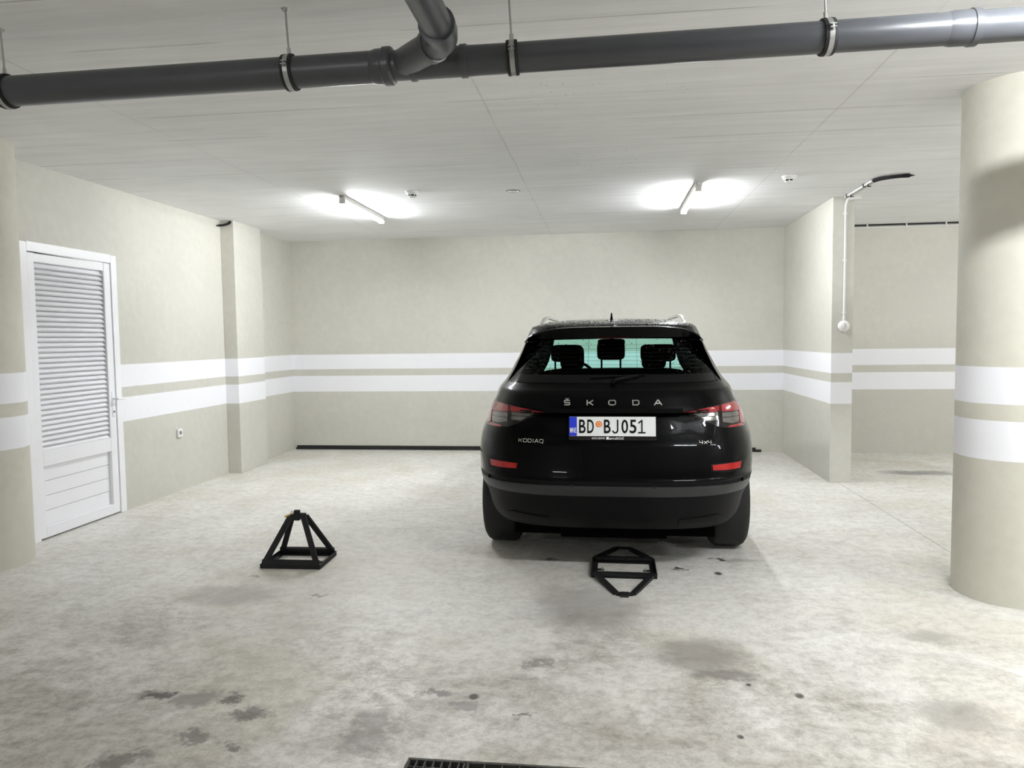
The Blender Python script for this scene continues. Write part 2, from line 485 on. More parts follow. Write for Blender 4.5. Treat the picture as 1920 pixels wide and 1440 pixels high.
h.box(0.0, 0.010, 5.945 - 5.53, 5.978 - 5.53, 0.86, 1.08)
hp = h.build('handle_plate', 'white_metal', door, bevel=0.004)
h = MB().tube([(0.008, 0.432, 1.018), (0.055, 0.432, 1.018)], 0.010, 12)
h.tube([(0.052, 0.425, 1.018), (0.056, 0.455, 1.017), (0.056, 0.52, 1.014)], [0.010, 0.011, 0.008], 12)
h.build('lever', 'white_metal', hp, smooth=True, angle=SH)
MB().lathe([(0.0, 0.004), (0.010, 0.004), (0.010, 0.015), (0.0, 0.015)], 'x', (0.0, 0.432, 0.905), 16).build('lock_cylinder', 'zinc', hp)
MB().box(0.0145, 0.0156, 0.430, 0.434, 0.898, 0.912).build('keyhole', 'dark', hp)

# ---- black strip at the foot of wall_back
tr = empty('trim_1', (XL + 0.02, YB, 0), kind='structure', label='thin black strip along the foot of the beige back wall')
MB().box(0.0, 6.25, -0.018, -0.001, 0.001, 0.030).build('flange', 'black_trim', tr)
MB().box(0.012, 6.18, -0.012, -0.001, 0.030, 0.055).build('upstand', 'black_trim', tr)

# ---- drain grate
def grate(name, x0, x1, pitch, label):
    e = empty(name, ((x0 + x1) / 2, (GY0 + GY1) / 2, 0), label=label, cat='drain grate', group='channel drain grates')
    hx = (x1 - x0) / 2 - 0.003
    hy = (GY1 - GY0) / 2 - 0.004
    m = MB()
    m.box(-hx, hx, hy - 0.006, hy, -0.034, -0.002); m.box(-hx, hx, -hy, -hy + 0.006, -0.034, -0.002)
    m.box(-hx, -hx + 0.006, -hy, hy, -0.034, -0.002); m.box(hx - 0.006, hx, -hy, hy, -0.034, -0.002)
    m.build('frame', 'grate', e)
    b = MB().box(-0.0025, 0.0025, -hy, hy, -0.032, -0.003).mesh('bar')
    b.materials.append(M['grate'])
    k = 1
    while -hx + k * pitch < hx - 0.01:
        o = link('bar', b, e); o.location = (-hx + k * pitch, 0, 0); k += 1
    c = MB().box(-hx, hx, -0.002, 0.002, -0.028, -0.006).mesh('cross_bar')
    c.materials.append(M['grate'])
    for q in (-0.055, -0.018, 0.018, 0.055):
        o = link('cross_bar', c, e); o.location = (0, q, 0)
grate('drain_grate', GX0 + 0.002, -0.492, 0.0305, 'short floor grate with closely spaced iron bars at the end of the channel')
grate('drain_grate', -0.490, 0.62, 0.0620, 'long floor grate with widely spaced iron bars next to the short one')
grate('drain_grate', 0.622, GX1 - 0.002, 0.0620, 'floor grate closing the far end of the drain channel')

# ================================================================== CEILING LIGHTS
def ceiling_light(cx, cy, length, along, label, glow='lamp'):
    e = empty('ceiling_light', (cx, cy, ZC), 0.0 if along == 'y' else math.pi / 2, label=label, cat='lamp', group='tube ceiling lights')
    L = length / 2
    MB().box(-0.030, 0.030, -L, L, -0.044, -0.001).build('housing', 'lamp_body', e, bevel=0.003)
    prof = []
    for k in range(13):
        a = math.pi * k / 12
        prof.append((0.027 * math.cos(a), -0.045 - 0.028 * math.sin(a) ** 0.9))
    MB().prism(prof, -L + 0.03, L - 0.03, 'xz').build('diffuser', glow, e)
    for s in (-1, 1):
        y0, y1 = sorted((s * (L - 0.03), s * L))
        MB().box(-0.029, 0.029, y0, y1, -0.075, -0.044).build('end_cap', 'lamp_body', e, bevel=0.004)
    for s in (-1, 1):
        y0, y1 = sorted((s * (L + 0.001), s * (L + 0.02)))
        MB().box(-0.012, 0.012, y0, y1, -0.026, -0.001).build('bracket', 'zinc', e)
    return e
ceiling_light(-2.425, 7.39, 1.27, 'y', 'lit white tube light on the ceiling above the empty parking bay')
ceiling_light(0.840, 7.42, 1.27, 'y', 'lit white tube light on the ceiling above the parked car')
ceiling_light(1.90, 2.40, 1.27, 'x', 'lit white tube light hung beside the grey drain pipe over the aisle', 'aisle_lamp')
ceiling_light(4.70, 2.40, 1.27, 'x', 'added unseen fill tube light over the aisle just past the free column', 'aisle_lamp')  # added out of view to brighten the right bay
ceiling_light(6.60, 2.40, 1.27, 'x', 'added unseen fill tube light over the aisle towards the far side wall', 'aisle_lamp')  # second added lamp, lifts the right bay wall further
ceiling_light(-2.40, -2.60, 1.27, 'x', 'added unseen fill tube light over the aisle opposite the empty parking bay')  # invented fill lamp behind the camera for the dark left front
ceiling_light(5.60, 7.40, 1.27, 'y', 'added unseen fill tube light over the neighbouring bay behind the partition wall')  # added beyond the frame; raises the brightness of the neighbouring bay

# ================================================================== DRAIN PIPE WITH HANGERS
PY = 2.975
def pz(x): return 2.609 + 0.006 * x
pipe = empty('drain_pipe', (0, PY, 0), label='dark grey plastic drain pipe with a branch fitting hung under the ceiling', cat='pipe')
def run(x0, x1, r): return MB().tube([(x0, 0, pz(x0)), (x1, 0, pz(x1))], r, 40)
run(-4.26, -0.875, 0.0625).build('pipe_length', 'grey_pipe', pipe, smooth=True, angle=SH)
run(-0.50, 6.0, 0.0575).build('pipe_length', 'grey_pipe', pipe, smooth=True, angle=SH)
def sleeve(name, prof):
    """prof: (x, r) along the run"""
    m = MB()
    pts = [(x, 0, pz(x)) for x, r in prof]
    m.tube(pts, [r for x, r in prof], 40)
    return m.build(name, 'grey_pipe', pipe, smooth=True, angle=math.radians(25))
sleeve('socket', [(-0.925, 0.0626), (-0.905, 0.068), (-0.880, 0.0685), (-0.872, 0.0745), (-0.845, 0.0745), (-0.838, 0.070), (-0.834, 0.063)])
sleeve('fitting_body', [(-0.845, 0.0585), (-0.765, 0.0585), (-0.764, 0.0650), (-0.745, 0.0650), (-0.744, 0.0590), (-0.56, 0.0590), (-0.559, 0.0640), (-0.535, 0.0640), (-0.534, 0.0588), (-0.49, 0.0576)])
sleeve('socket', [(1.255, 0.0576), (1.275, 0.0620), (1.335, 0.0625), (1.337, 0.0665), (1.362, 0.0665), (1.364, 0.0578)])
# branch: 45 degree arm, elbow, then a pipe running to the near side
bz = pz(-0.6) + 0.004
def arm(t): return (-0.800 + t * 0.7071, -t * 0.7071, bz)
br = MB().tube([arm(0.0), arm(0.215), arm(0.216), arm(0.245), arm(0.246), arm(0.262)], [0.0565, 0.0565, 0.0645, 0.0645, 0.0585, 0.0565], 36)
br.build('branch_arm', 'grey_pipe', pipe, smooth=True, angle=math.radians(25))
A = arm(0.262)
pts = []
for k in range(9):
    a = math.radians(45 * k / 8)
    R = 0.12
    # start direction (+x,-y)/sqrt2, turn to -y
    pts.append((A[0] + R * (math.sin(math.radians(45)) * 0 + (math.cos(math.radians(45) - a) - math.cos(math.radians(45)))), A[1] - R * (math.sin(math.radians(45)) - math.sin(math.radians(45) - a)) , bz))
el = MB().tube(pts + [(pts[-1][0], pts[-1][1] - 0.03, bz)], 0.0575, 36)
el.build('elbow', 'grey_pipe', pipe, smooth=True, angle=math.radians(25))
ex, ey = pts[-1][0], pts[-1][1]
sk = MB().tube([(ex, ey - 0.012, bz), (ex, ey - 0.014, bz), (ex, ey - 0.062, bz), (ex, ey - 0.064, bz), (ex, ey - 0.084, bz), (ex, ey - 0.086, bz)], [0.058, 0.0625, 0.0625, 0.0665, 0.0665, 0.056], 36)
sk.build('elbow_socket', 'grey_pipe', pipe, smooth=True, angle=math.radians(25))
MB().tube([(ex, ey - 0.05, bz), (ex, -4.5, bz + 0.03)], 0.0550, 36).build('branch_pipe', 'grey_pipe', pipe, smooth=True, angle=SH)

for hx, r, lab in ((-2.558, 0.0625, 'steel pipe clamp on a ceiling rod beside the round column by the louvred door'),
                   (-1.272, 0.0625, 'steel pipe clamp on a ceiling rod, holding the thicker pipe beside the socket joint'),
                   (-0.352, 0.0575, 'steel pipe clamp on a ceiling rod next to the branch fitting'),
                   (0.836, 0.0575, 'brightly lit steel pipe clamp on a ceiling rod between branch fitting and free column')):
    e = empty('pipe_hanger', (hx, PY, pz(hx)), label=lab, cat='pipe clamp', group='pipe hangers')
    top = ZC - pz(hx)
    e.rotation_euler = (0, math.radians(-3), math.radians(3))
    MB().lathe([(r + 0.0005, -0.022), (r + 0.008, -0.022), (r + 0.010, -0.0105), (r + 0.0055, -0.010), (r + 0.0055, 0.010), (r + 0.010, 0.0105), (r + 0.008, 0.022), (r + 0.0005, 0.022)], 'x', (0, 0, 0), 44).build('rubber_lining', 'rubber', e, smooth=True, angle=SH)
    MB().lathe([(r + 0.0057, -0.0095), (r + 0.0090, -0.0095), (r + 0.0090, 0.0095), (r + 0.0057, 0.0095)], 'x', (0, 0, 0), 44, True).build('band', 'zinc', e, smooth=True, angle=SH)
    for s in (-1, 1):
        for dz in (-0.006, 0.006):
            q = s * (r + 0.014)
            MB().box(-0.012, 0.012, q - 0.008, q + 0.008, dz + 0.014 - 0.0016, dz + 0.014 + 0.0016).build('flange', 'zinc', e)
    bm_ = MB()
    bolt = bm_.lathe([(0.0, -0.014), (0.005, -0.014), (0.005, 0.010), (0.0, 0.010)], 'z', (0, -(r + 0.014), 0.014), 8)
    bolt.build('bolt', 'zinc', e)
    MB().lathe([(0.0, r + 0.008), (0.0085, r + 0.008), (0.0085, r + 0.034), (0.0, r + 0.034)], 'z', (0, 0, 0), 6).build('nut', 'zinc', e)
    MB().tube([(0, 0, r + 0.02), (0, 0, top + 0.0)], 0.0042, 10).build('rod', 'zinc', e, smooth=True, angle=SH)
    MB().lathe([(0.0, top - 0.010), (0.014, top - 0.007), (0.017, top - 0.001), (0.0, top - 0.001)], 'z', (0, 0, 0), 16).build('ceiling_plate', 'zinc', e, smooth=True, angle=SH)

# ================================================================== SMALL CEILING AND WALL FITTINGS
def detector(x, y, label):
    e = empty('smoke_detector', (x, y, ZC), label=label, cat='smoke detector', group='smoke detectors')
    MB().lathe([(0.0, -0.001), (0.060, -0.001), (0.060, -0.014), (0.055, -0.018), (0.0, -0.018)], 'z', (0, 0, 0), 36).build('base', 'white_plastic', e, smooth=True, angle=SH)
    MB().lathe([(0.0, -0.018), (0.052, -0.018), (0.049, -0.030), (0.040, -0.034), (0.0, -0.034)], 'z', (0, 0, 0), 36).build('body', 'white_plastic', e, smooth=True, angle=SH)
    MB().lathe([(0.0, -0.034), (0.036, -0.034), (0.034, -0.046), (0.0, -0.046)], 'z', (0, 0, 0), 36).build('smoke_chamber', 'dark', e, smooth=True, angle=SH)
    for k in range(6):
        a = math.pi * k / 3 + 0.3
        MB().tube([(0.037 * math.cos(a), 0.037 * math.sin(a), -0.033), (0.034 * math.cos(a), 0.034 * math.sin(a), -0.047)], 0.004, 6).build('rib', 'white_plastic', e)
    MB().lathe([(0.0, -0.046), (0.036, -0.046), (0.030, -0.054), (0.010, -0.058), (0.0, -0.058)], 'z', (0, 0, 0), 36).build('cap', 'white_plastic', e, smooth=True, angle=SH)
detector(-1.735, 6.70, 'white smoke detector on the ceiling near the light over the empty bay')
detector(1.580, 6.66, 'white smoke detector on the ceiling between car light and partition wall')

e = empty('ceiling_cover', (-0.822, 6.86, ZC), label='small round grey cover plate on the ceiling between the two lights', cat='cover plate')
MB().lathe([(0.0, -0.001), (0.052, -0.001), (0.055, -0.006), (0.050, -0.014), (0.0, -0.016)], 'z', (0, 0, 0), 32).build('plate', 'conduit', e, smooth=True, angle=SH)
MB().lathe([(0.055, -0.001), (0.062, -0.001), (0.062, -0.004), (0.055, -0.004)], 'z', (0, 0, 0), 32, True).build('rim', 'rubber', e)

e = empty('wall_socket', (XL, 6.948, 0.588), label='white power socket on the wall beyond the louvred door', cat='socket')
MB().box(0.0, 0.022, -0.040, 0.040, -0.042, 0.042).build('box', 'white_plastic', e, bevel=0.006)
MB().lathe([(0.0, 0.0225), (0.021, 0.0225), (0.021, 0.024), (0.018, 0.024), (0.017, 0.0228), (0.0, 0.0228)], 'x', (0, 0, 0.004), 24).build('outlet', 'zinc', e)
for s in (-1, 1):
    MB().lathe([(0.0, 0.0229), (0.003, 0.0229), (0.003, 0.0236), (0.0, 0.0236)], 'x', (0, s * 0.009, 0.004), 10).build('contact_hole', 'dark', e)

# alarm sounder on the partition end, with its conduit
CXc = 2.378
e = empty('wall_sensor', (CXc, YP, 1.580), label='round white device on the partition end below the vertical conduit', cat='sensor')
MB().lathe([(0.0, -0.001), (0.052, -0.001), (0.056, -0.012), (0.052, -0.030), (0.036, -0.042), (0.0, -0.045)], 'y', (0, 0, 0), 36).build('body', 'white_plastic', e, smooth=True, angle=SH)
for k in range(3):
    MB().box(0.004, 0.010, -0.0460, -0.0440, 0.018 - k * 0.014, 0.024 - k * 0.014).build('indicator', 'dark', e)
MB().box(-0.010, 0.010, -0.03, -0.002, -0.062, -0.048).build('cable_gland', 'conduit', e)

e = empty('conduit_pipe', (CXc, YP, 0), label='pale vertical conduit running from the ceiling down to the round wall device', cat='conduit')
MB().tube([(0, -0.014, 1.632), (0.0, -0.014, 2.72), (0.003, -0.014, 2.78), (0.012, -0.022, 2.815), (0.02, -0.045, 2.834), (0.02, -0.10, 2.842)], 0.0095, 12).build('tube', 'conduit', e, smooth=True, angle=SH)
MB().tube([(0.0, -0.014, 1.628), (0.0, -0.014, 1.68)], 0.0125, 12).build('sleeve', 'conduit', e, smooth=True, angle=SH)
for z in (1.715, 2.233, 2.694):
    c = MB().tube([(-0.0, -0.014, z - 0.009), (0.0, -0.014, z + 0.009)], 0.0128, 12)
    c.box(-0.024, 0.024, -0.006, -0.001, z - 0.008, z + 0.008)
    c.build('clip', 'conduit', e)

def ceiling_conduit(xo, label):
    e = empty('conduit_pipe', (CXc + xo, 7.66, ZC - 0.014), label=label, cat='conduit', group='pair of ceiling conduits')
    p0 = Vector((0, 0.03, 0)); p1 = Vector((-0.012, -0.74, 0))
    MB().tube([p0, (p0 + p1) / 2, p1], 0.0095, 10).build('tube', 'conduit', e, smooth=True, angle=SH)
    for t in (0.08, 0.72):
        q = p0.lerp(p1, t)
        MB().box(q.x - 0.013, q.x + 0.013, q.y - 0.008, q.y + 0.008, -0.014, 0.013).build('clip', 'rubber', e)
ceiling_conduit(-0.020, 'pale ceiling conduit running towards the black hose, on the empty bay side')
ceiling_conduit(0.022, 'pale ceiling conduit running towards the black hose, on the column side')

def hose(name, pts, r, label):
    e = empty(name, pts[0], label=label, cat='hose')
    P = [Vector(p) - Vector(pts[0]) for p in pts]
    fine, rad = [], []
    n = 90
    for k in range(n + 1):
        t = k / n * (len(P) - 1)
        i = min(int(t), len(P) - 2)
        u = t - i
        a, b = P[i], P[i + 1]
        pa = P[i - 1] if i > 0 else a * 2 - b
        pb = P[i + 2] if i + 2 < len(P) else b * 2 - a
        q = 0.5 * ((2 * a) + (b - pa) * u + (2 * pa - 5 * a + 4 * b - pb) * u * u + (3 * a - pa - 3 * b + pb) * u ** 3)
        fine.append(q); rad.append(r if k % 2 else r * 0.86)
    MB().tube(fine, rad, 12).build('corrugated_tube', 'rubber', e)
    d = fine[-1] - fine[-2]; d.normalize()
    MB().tube([fine[-1] - d * 0.005, fine[-1] + d * 0.025, fine[-1] + d * 0.05], [r * 0.7, r * 0.45, r * 0.12], 8).build('end_plug', 'rubber', e, smooth=True)
hose('corrugated_hose', [(2.355, 6.915, ZC - 0.018), (2.385, 6.83, ZC - 0.020), (2.45, 6.76, ZC - 0.022), (2.53, 6.735, ZC - 0.021), (2.585, 6.745, ZC - 0.018)], 0.017, 'black corrugated hose end on the ceiling continuing the pair of conduits')
hose('corrugated_hose', [(-4.14, 7.985 - 0.075, ZC - 0.012), (-4.155, 7.895, ZC - 0.035), (-4.20, 7.87, ZC - 0.055), (-4.245, 7.85, ZC - 0.060)], 0.014, 'short black hose stub at the top of the pilaster under the ceiling')

e = empty('junction_box', (2.455, 7.705, ZC), label='white junction box on the ceiling above the partition end', cat='junction box')
MB().box(-0.045, 0.045, -0.040, 0.040, -0.040, -0.001).build('box', 'white_plastic', e, bevel=0.004)
for k in range(3):
    MB().lathe([(0.0, -0.0408), (0.006, -0.0408), (0.006, -0.043), (0.0, -0.043)], 'y', (-0.022 + k * 0.022, 0.0, -0.024), 10).build('knockout', 'conduit', e)

for dz, lab in ((-0.011, 'upper thin conduit along the top of the wall behind the free column'), (-0.040, 'lower thin conduit along the top of the wall behind the free column')):
    e = empty('conduit_pipe', (2.47, YB, ZC + dz), label=lab, cat='conduit', group='wall top conduits')
    MB().tube([(0.002, -0.012, 0), (6.5, -0.012, 0)], 0.0095, 10).build('tube', 'conduit' if dz < -0.02 else 'black_trim', e, smooth=True, angle=SH)
    for k in range(6):
        x = 0.78 + k * 0.46
        MB().box(x - 0.008, x + 0.008, -0.025, -0.001, -0.0125, 0.0105).build('clip', 'conduit', e)

# ================================================================== PARKING BARRIERS
def parking_lock(loc, raised, label, rz=0.0):
    e = empty('parking_barrier', loc, rz, label=label, cat='parking barrier', group='folding parking barriers')
    W, Dp, bw = 0.405, 0.330, 0.036
    m = MB()
    for s in (-1, 1):
        m.box(-W / 2, W / 2, s * (Dp / 2 - bw / 2) - bw / 2, s * (Dp / 2 - bw / 2) + bw / 2, 0.0, 0.004)
        m.box(s * (W / 2 - bw / 2) - bw / 2, s * (W / 2 - bw / 2) + bw / 2, -Dp / 2, Dp / 2, 0.0005, 0.004)
        m.box(s * W / 2 - 0.0025, s * W / 2 + 0.0025, -Dp / 2, Dp / 2, 0.0, 0.030)
        y = s * Dp / 2
        m.box(-W / 2, W / 2, y - 0.0025, y + 0.0025, 0.0, 0.030)
    m.build('base_frame', 'black_steel', e, bevel=0.001)
    for s in (-1, 1):
        x0, x1 = sorted((s * (W / 2 - 0.036), s * (W / 2 - 0.078)))
        t = MB().box(x0, x1, -0.034, -0.010, 0.003, 0.008).build('anchor_tab', 'black_steel', e)
        MB().lathe([(0.0, 0.008), (0.011, 0.008), (0.011, 0.010), (0.0075, 0.010), (0.0075, 0.017), (0.0, 0.017)], 'z', (s * (W / 2 - 0.066), -0.022, 0), 12).build('anchor_bolt', 'zinc', t)
    def wing(s, ang, name):
        # flat welded trapezium, hinged along the base edge; local u = away from hinge
        mt = Matrix.Translation((0, s * (Dp / 2 - 0.010), 0.026)) @ Matrix.Rotation(ang, 4, 'X')
        m = MB()
        hw, tw, L, t, b = 0.195, 0.050, 0.335, 0.020, 0.036
        m.box(-hw, hw, -0.004, b - 0.004, -t / 2, t / 2, mt)
        m.box(-tw, tw, L - b * 0.8, L, -t / 2, t / 2, mt)
        for q in (-1, 1):
            a0, a1 = (q * (hw - b * 0.55), b * 0.4), (q * (tw - b * 0.10), L - b * 0.5)
            d = Vector((a1[0] - a0[0], a1[1] - a0[1])).normalized()
            nrm = Vector((-d.y, d.x)) * (b * 0.5)
            poly = [(a0[0] + nrm.x, a0[1] + nrm.y), (a0[0] - nrm.x, a0[1] - nrm.y), (a1[0] - nrm.x, a1[1] - nrm.y), (a1[0] + nrm.x, a1[1] + nrm.y)]
            vs = [tuple(mt @ Vector((p[0], p[1], -t / 2 + 0.0005))) for p in poly] + [tuple(mt @ Vector((p[0], p[1], t / 2 - 0.0005))) for p in poly]
            m.add(vs, [(0, 1, 2, 3), (7, 6, 5, 4), (0, 4, 5, 1), (1, 5, 6, 2), (2, 6, 7, 3), (3, 7, 4, 0)])
        o = m.build(name, 'black_steel', e, bevel=0.0015)
        for q in (-0.15, 0.15):
            MB().tube([tuple(mt @ Vector((q - 0.02, -0.006, 0))), tuple(mt @ Vector((q + 0.02, -0.006, 0)))], 0.008, 10).build('hinge', 'black_steel', o)
        return o, mt
    if raised:
        a = math.acos((Dp / 2 - 0.022) / 0.335)
        fw, mt = wing(-1, a, 'front_frame')
        wing(1, math.pi - a, 'rear_frame')
        top = mt @ Vector((0, 0.335, 0))
        b = MB().box(-0.018, 0.018, top.y - 0.016, top.y + 0.012, top.z - 0.040, top.z + 0.030).build('lock_box', 'black_steel', e, bevel=0.002)
        key = MB().tube([(-0.017, top.y - 0.004, top.z + 0.012), (-0.045, top.y - 0.012, top.z + 0.002)], 0.003, 8)
        key.tube([(-0.045, top.y - 0.012, top.z + 0.002), (-0.080, top.y - 0.022, top.z - 0.012)], 0.0065, 8)
        key.build('key', 'brass', b)
        MB().lathe([(0.008, 0.0), (0.012, 0.0), (0.012, 0.002), (0.008, 0.002)], 'y', (-0.03, top.y - 0.014, top.z + 0.014), 14, True).build('key_ring', 'zinc', b)
    else:
        fw, mt = wing(-1, math.radians(184), 'front_frame')
        wing(1, math.radians(-4), 'rear_frame')
        p = mt @ Vector((0, 0.335, 0))
        MB().box(-0.024, 0.024, p.y - 0.024, p.y + 0.030, p.z - 0.010, p.z + 0.014).build('lock_box', 'black_steel', e, bevel=0.002)
parking_lock((-2.068, 4.735, 0), True, 'black folding parking barrier standing raised like a pyramid in the empty bay', math.radians(1.5))
parking_lock((0.119, 4.735, 0), False, 'black folding parking barrier lying flat on the floor behind the car', math.radians(-0.8))

# ================================================================== THE CAR
def pchip(pts):
    xs=[p[0] for p in pts]; ys=[p[1] for p in pts]; n=len(xs)
    h=[xs[i+1]-xs[i] for i in range(n-1)]; d=[(ys[i+1]-ys[i])/h[i] for i in range(n-1)]
    m=[d[0]]+[0.0]*(n-2)+[d[-1]]
    for i in range(1,n-1):
        if d[i-1]*d[i]>0:
            a,b=2*h[i]+h[i-1],h[i]+2*h[i-1]
            m[i]=(a+b)/(a/d[i-1]+b/d[i])
    def f(x):
        if x<=xs[0]: return ys[0]+m[0]*(x-xs[0])
        if x>=xs[-1]: return ys[-1]+m[-1]*(x-xs[-1])
        i=max(k for k in range(n-1) if xs[k]<=x)
        t=(x-xs[i])/h[i]
        return (ys[i]*(1+2*t)*(1-t)**2+m[i]*h[i]*t*(1-t)**2+ys[i+1]*t*t*(3-2*t)+m[i+1]*h[i]*t*t*(t-1))
    return f
CW=pchip([(.24,.84),(.30,.855),(.47,.885),(.55,.92),(.65,.938),(.75,.941),(.84,.932),(.90,.915),(.955,.889),(1.04,.862),(1.10,.832),(1.165,.803),(1.23,.752),(1.335,.695),(1.40,.662),(1.48,.628),(1.54,.605),(1.56,.595)])
CYR=pchip([(.24,-.72),(.30,-.79),(.36,-.86),(.45,-.915),(.53,-.95),(.542,-.958),(.60,-.985),(.622,-.985),(.632,-.972),(.675,-.962),(.70,-.955),(.80,-.925),(.90,-.897),(1.0,-.885),(1.04,-.876),(1.10,-.85),(1.166,-.812),(1.18,-.79),(1.22,-.755),(1.30,-.69),(1.40,-.60),(1.486,-.515),(1.53,-.47),(1.56,-.43)])
NR=3.4
YC=.15
def recess(x,z):
    if z<=.84 or z>=1.045: return 0.0
    d=.058*(z-.84)/.19 if z<1.03 else .058*(1.045-z)/.015
    t=min(1,max(0,(.66-abs(x))/.16)); t=t*t*(3-2*t)
    return d*t
def yrear(x,z):
    w=CW(z); u=min(abs(x)/w,.9995); a=YC-CYR(z)
    return YC-a*(1-u**NR)**(1/NR)+recess(x,z)
CAR_X, CAR_Y, CAR_H = 0.062, 5.42, math.radians(-0.7)
car = empty('car', (CAR_X, CAR_Y, 0), CAR_H, label='black sport utility car with silver roof rails parked facing the back wall', cat='car')

CYF = pchip([(.24, 3.50), (.30, 3.60), (.45, 3.68), (.60, 3.70), (.80, 3.66), (.90, 3.58), (.97, 3.42), (1.02, 3.08), (1.07, 2.72), (1.11, 2.45), (1.20, 2.26), (1.30, 2.08), (1.40, 1.89), (1.48, 1.73), (1.54, 1.59), (1.56, 1.50)])
CAF = pchip([(.24, .95), (.90, .95), (1.05, .70), (1.12, .50), (1.56, .42)])
ROOF = [(math.pi / 2) * k / 9 for k in range(1, 10)]
ZS = [.27, .30, .33, .36, .39, .42, .45, .48, .51, .53, .542, .555, .585, .60, .612, .622, .627, .632, .65, .675, .70, .72, .74, .76, .78, .80, .83, .84, .865, .89, .915, .94, .965, .99, 1.01, 1.025, 1.03, 1.035, 1.04, 1.045, 1.055, 1.07, 1.085, 1.10, 1.12, 1.14, 1.155, 1.166, 1.173, 1.18, 1.195, 1.21, 1.22, 1.25, 1.28, 1.31, 1.34, 1.37, 1.40, 1.43, 1.46, 1.486, 1.505, 1.53, 1.56]
WZ0, WZ1 = 1.21, 1.505           # rear window rows
FZ0, FZ1 = 1.155, 1.486          # windscreen rows
SZ0, SZ1 = 1.14, 1.46            # side window rows
UW = [0.0, .10, .20, .30, .40, .50, .60, .68, .75, .81, .85, .885]
def ring(kind, val):
    """one closed half outline at a height: list of (x, y, z) from the rear centre to the front centre"""
    if kind == 'z':
        z = val; w = CW(z); yr = CYR(z); yf = CYF(z); af = CAF(z); yc = YC
    else:
        c = max(math.cos(val), 0.0); z = 1.56 + .085 * math.sin(val)
        w = .595 * c; yr = .55 - .98 * c; yf = .55 + .95 * c; af = .42 * c + 1e-4; yc = .55 - .40 * c
    n = NR
    pts = []
    def rear(u):
        x = w * u
        y = yc - (yc - yr) * (1 - min(u, 1.0) ** n) ** (1 / n)
        if kind == 'z': y += recess(x, z)
        return (x, y, z)
    for u in UW: pts.append(rear(u))
    t0 = math.asin(UW[-1] ** (n / 2))
    for k in range(1, 15):
        t = t0 + (math.pi / 2 - t0) * k / 14
        u = math.sin(t) ** (2 / n); v = math.cos(t) ** (2 / n) if k < 14 else 0.0
        pts.append((w * u, yc - (yc - yr) * v + (recess(w * u, z) if kind == 'z' else 0), z))
    y1 = yf - af
    NSIDE = 26
    for k in range(1, NSIDE + 1):
        s = k / NSIDE
        pts.append((w, yc + (y1 - yc) * s, z))
    nf = 2.7
    t0f = math.asin(.87 ** (nf / 2))
    for k in range(1, 15):
        t = math.pi / 2 + (t0f - math.pi / 2) * k / 14
        pts.append((w * math.sin(t) ** (2 / nf), y1 + af * abs(math.cos(t)) ** (2 / nf), z))
    for u in (.78, .68, .56, .44, .32, .20, .10, 0.0):
        pts.append((w * u, y1 + af * (1 - u ** nf) ** (1 / nf), z))
    return pts
def zbottom(x, y):
    if -.415 < y < .415: return .35 + math.sqrt(max(.415 ** 2 - y * y, 0))
    if 2.376 < y < 3.206: return .35 + math.sqrt(max(.415 ** 2 - (y - 2.791) ** 2, 0))
    if y <= -.415:
        t = min(1.0, (-.415 - y) / .45)
        return .295 + .15 * (1 - t) ** 1.6
    if y >= 3.206:
        t = min(1.0, (y - 3.206) / .4)
        return .25 + .12 * (1 - t) ** 1.6
    a = min(y - .415, 2.376 - y)
    return .27 + .08 * max(0.0, 1 - a / .06)
rings = [ring('z', z) for z in ZS] + [ring('r', a) for a in ROOF]
ref = ring('z', .60)
zb = [zbottom(p[0], p[1]) for p in ref]
NC = len(ref)
NU = len(UW)
IR0 = 0
grid = []
for r in rings:
    row = []
    for j, p in enumerate(r):
        z = max(p[2], zb[j])
        if z > p[2] + 1e-9:
            q = ring_cache.setdefault(round(z, 4), ring('z', z)) if 'ring_cache' in globals() else None
            if q is None:
                globals()['ring_cache'] = {}
                q = ring('z', z)
            p = q[j]
        row.append(p)
    grid.append(row)
FRONT0 = NU + 14 + 26 + 14 - 1          # first column of the windscreen half
cats = {}
def cat_of(i, j):
    z0, z1 = rings[i][0][2], rings[i + 1][0][2]
    if i + 1 >= len(ZS): return 'body'
    if z0 >= WZ0 - 1e-6 and z1 <= WZ1 + 1e-6 and j < NU - 1: return 'rear_window'
    if z0 >= FZ0 - 1e-6 and z1 <= FZ1 + 1e-6 and j >= FRONT0: return 'windscreen'
    y = grid[i][j][1]
    if z0 >= SZ0 - 1e-6 and z1 <= SZ1 + 1e-6 and -.42 < y and j < NU + 14 + 26 + 6 and j >= NU + 6:
        return 'side_window'
    if z1 <= .6271 and y < -.30 and j < NU + 14: return 'lower_bumper'
    return 'body'
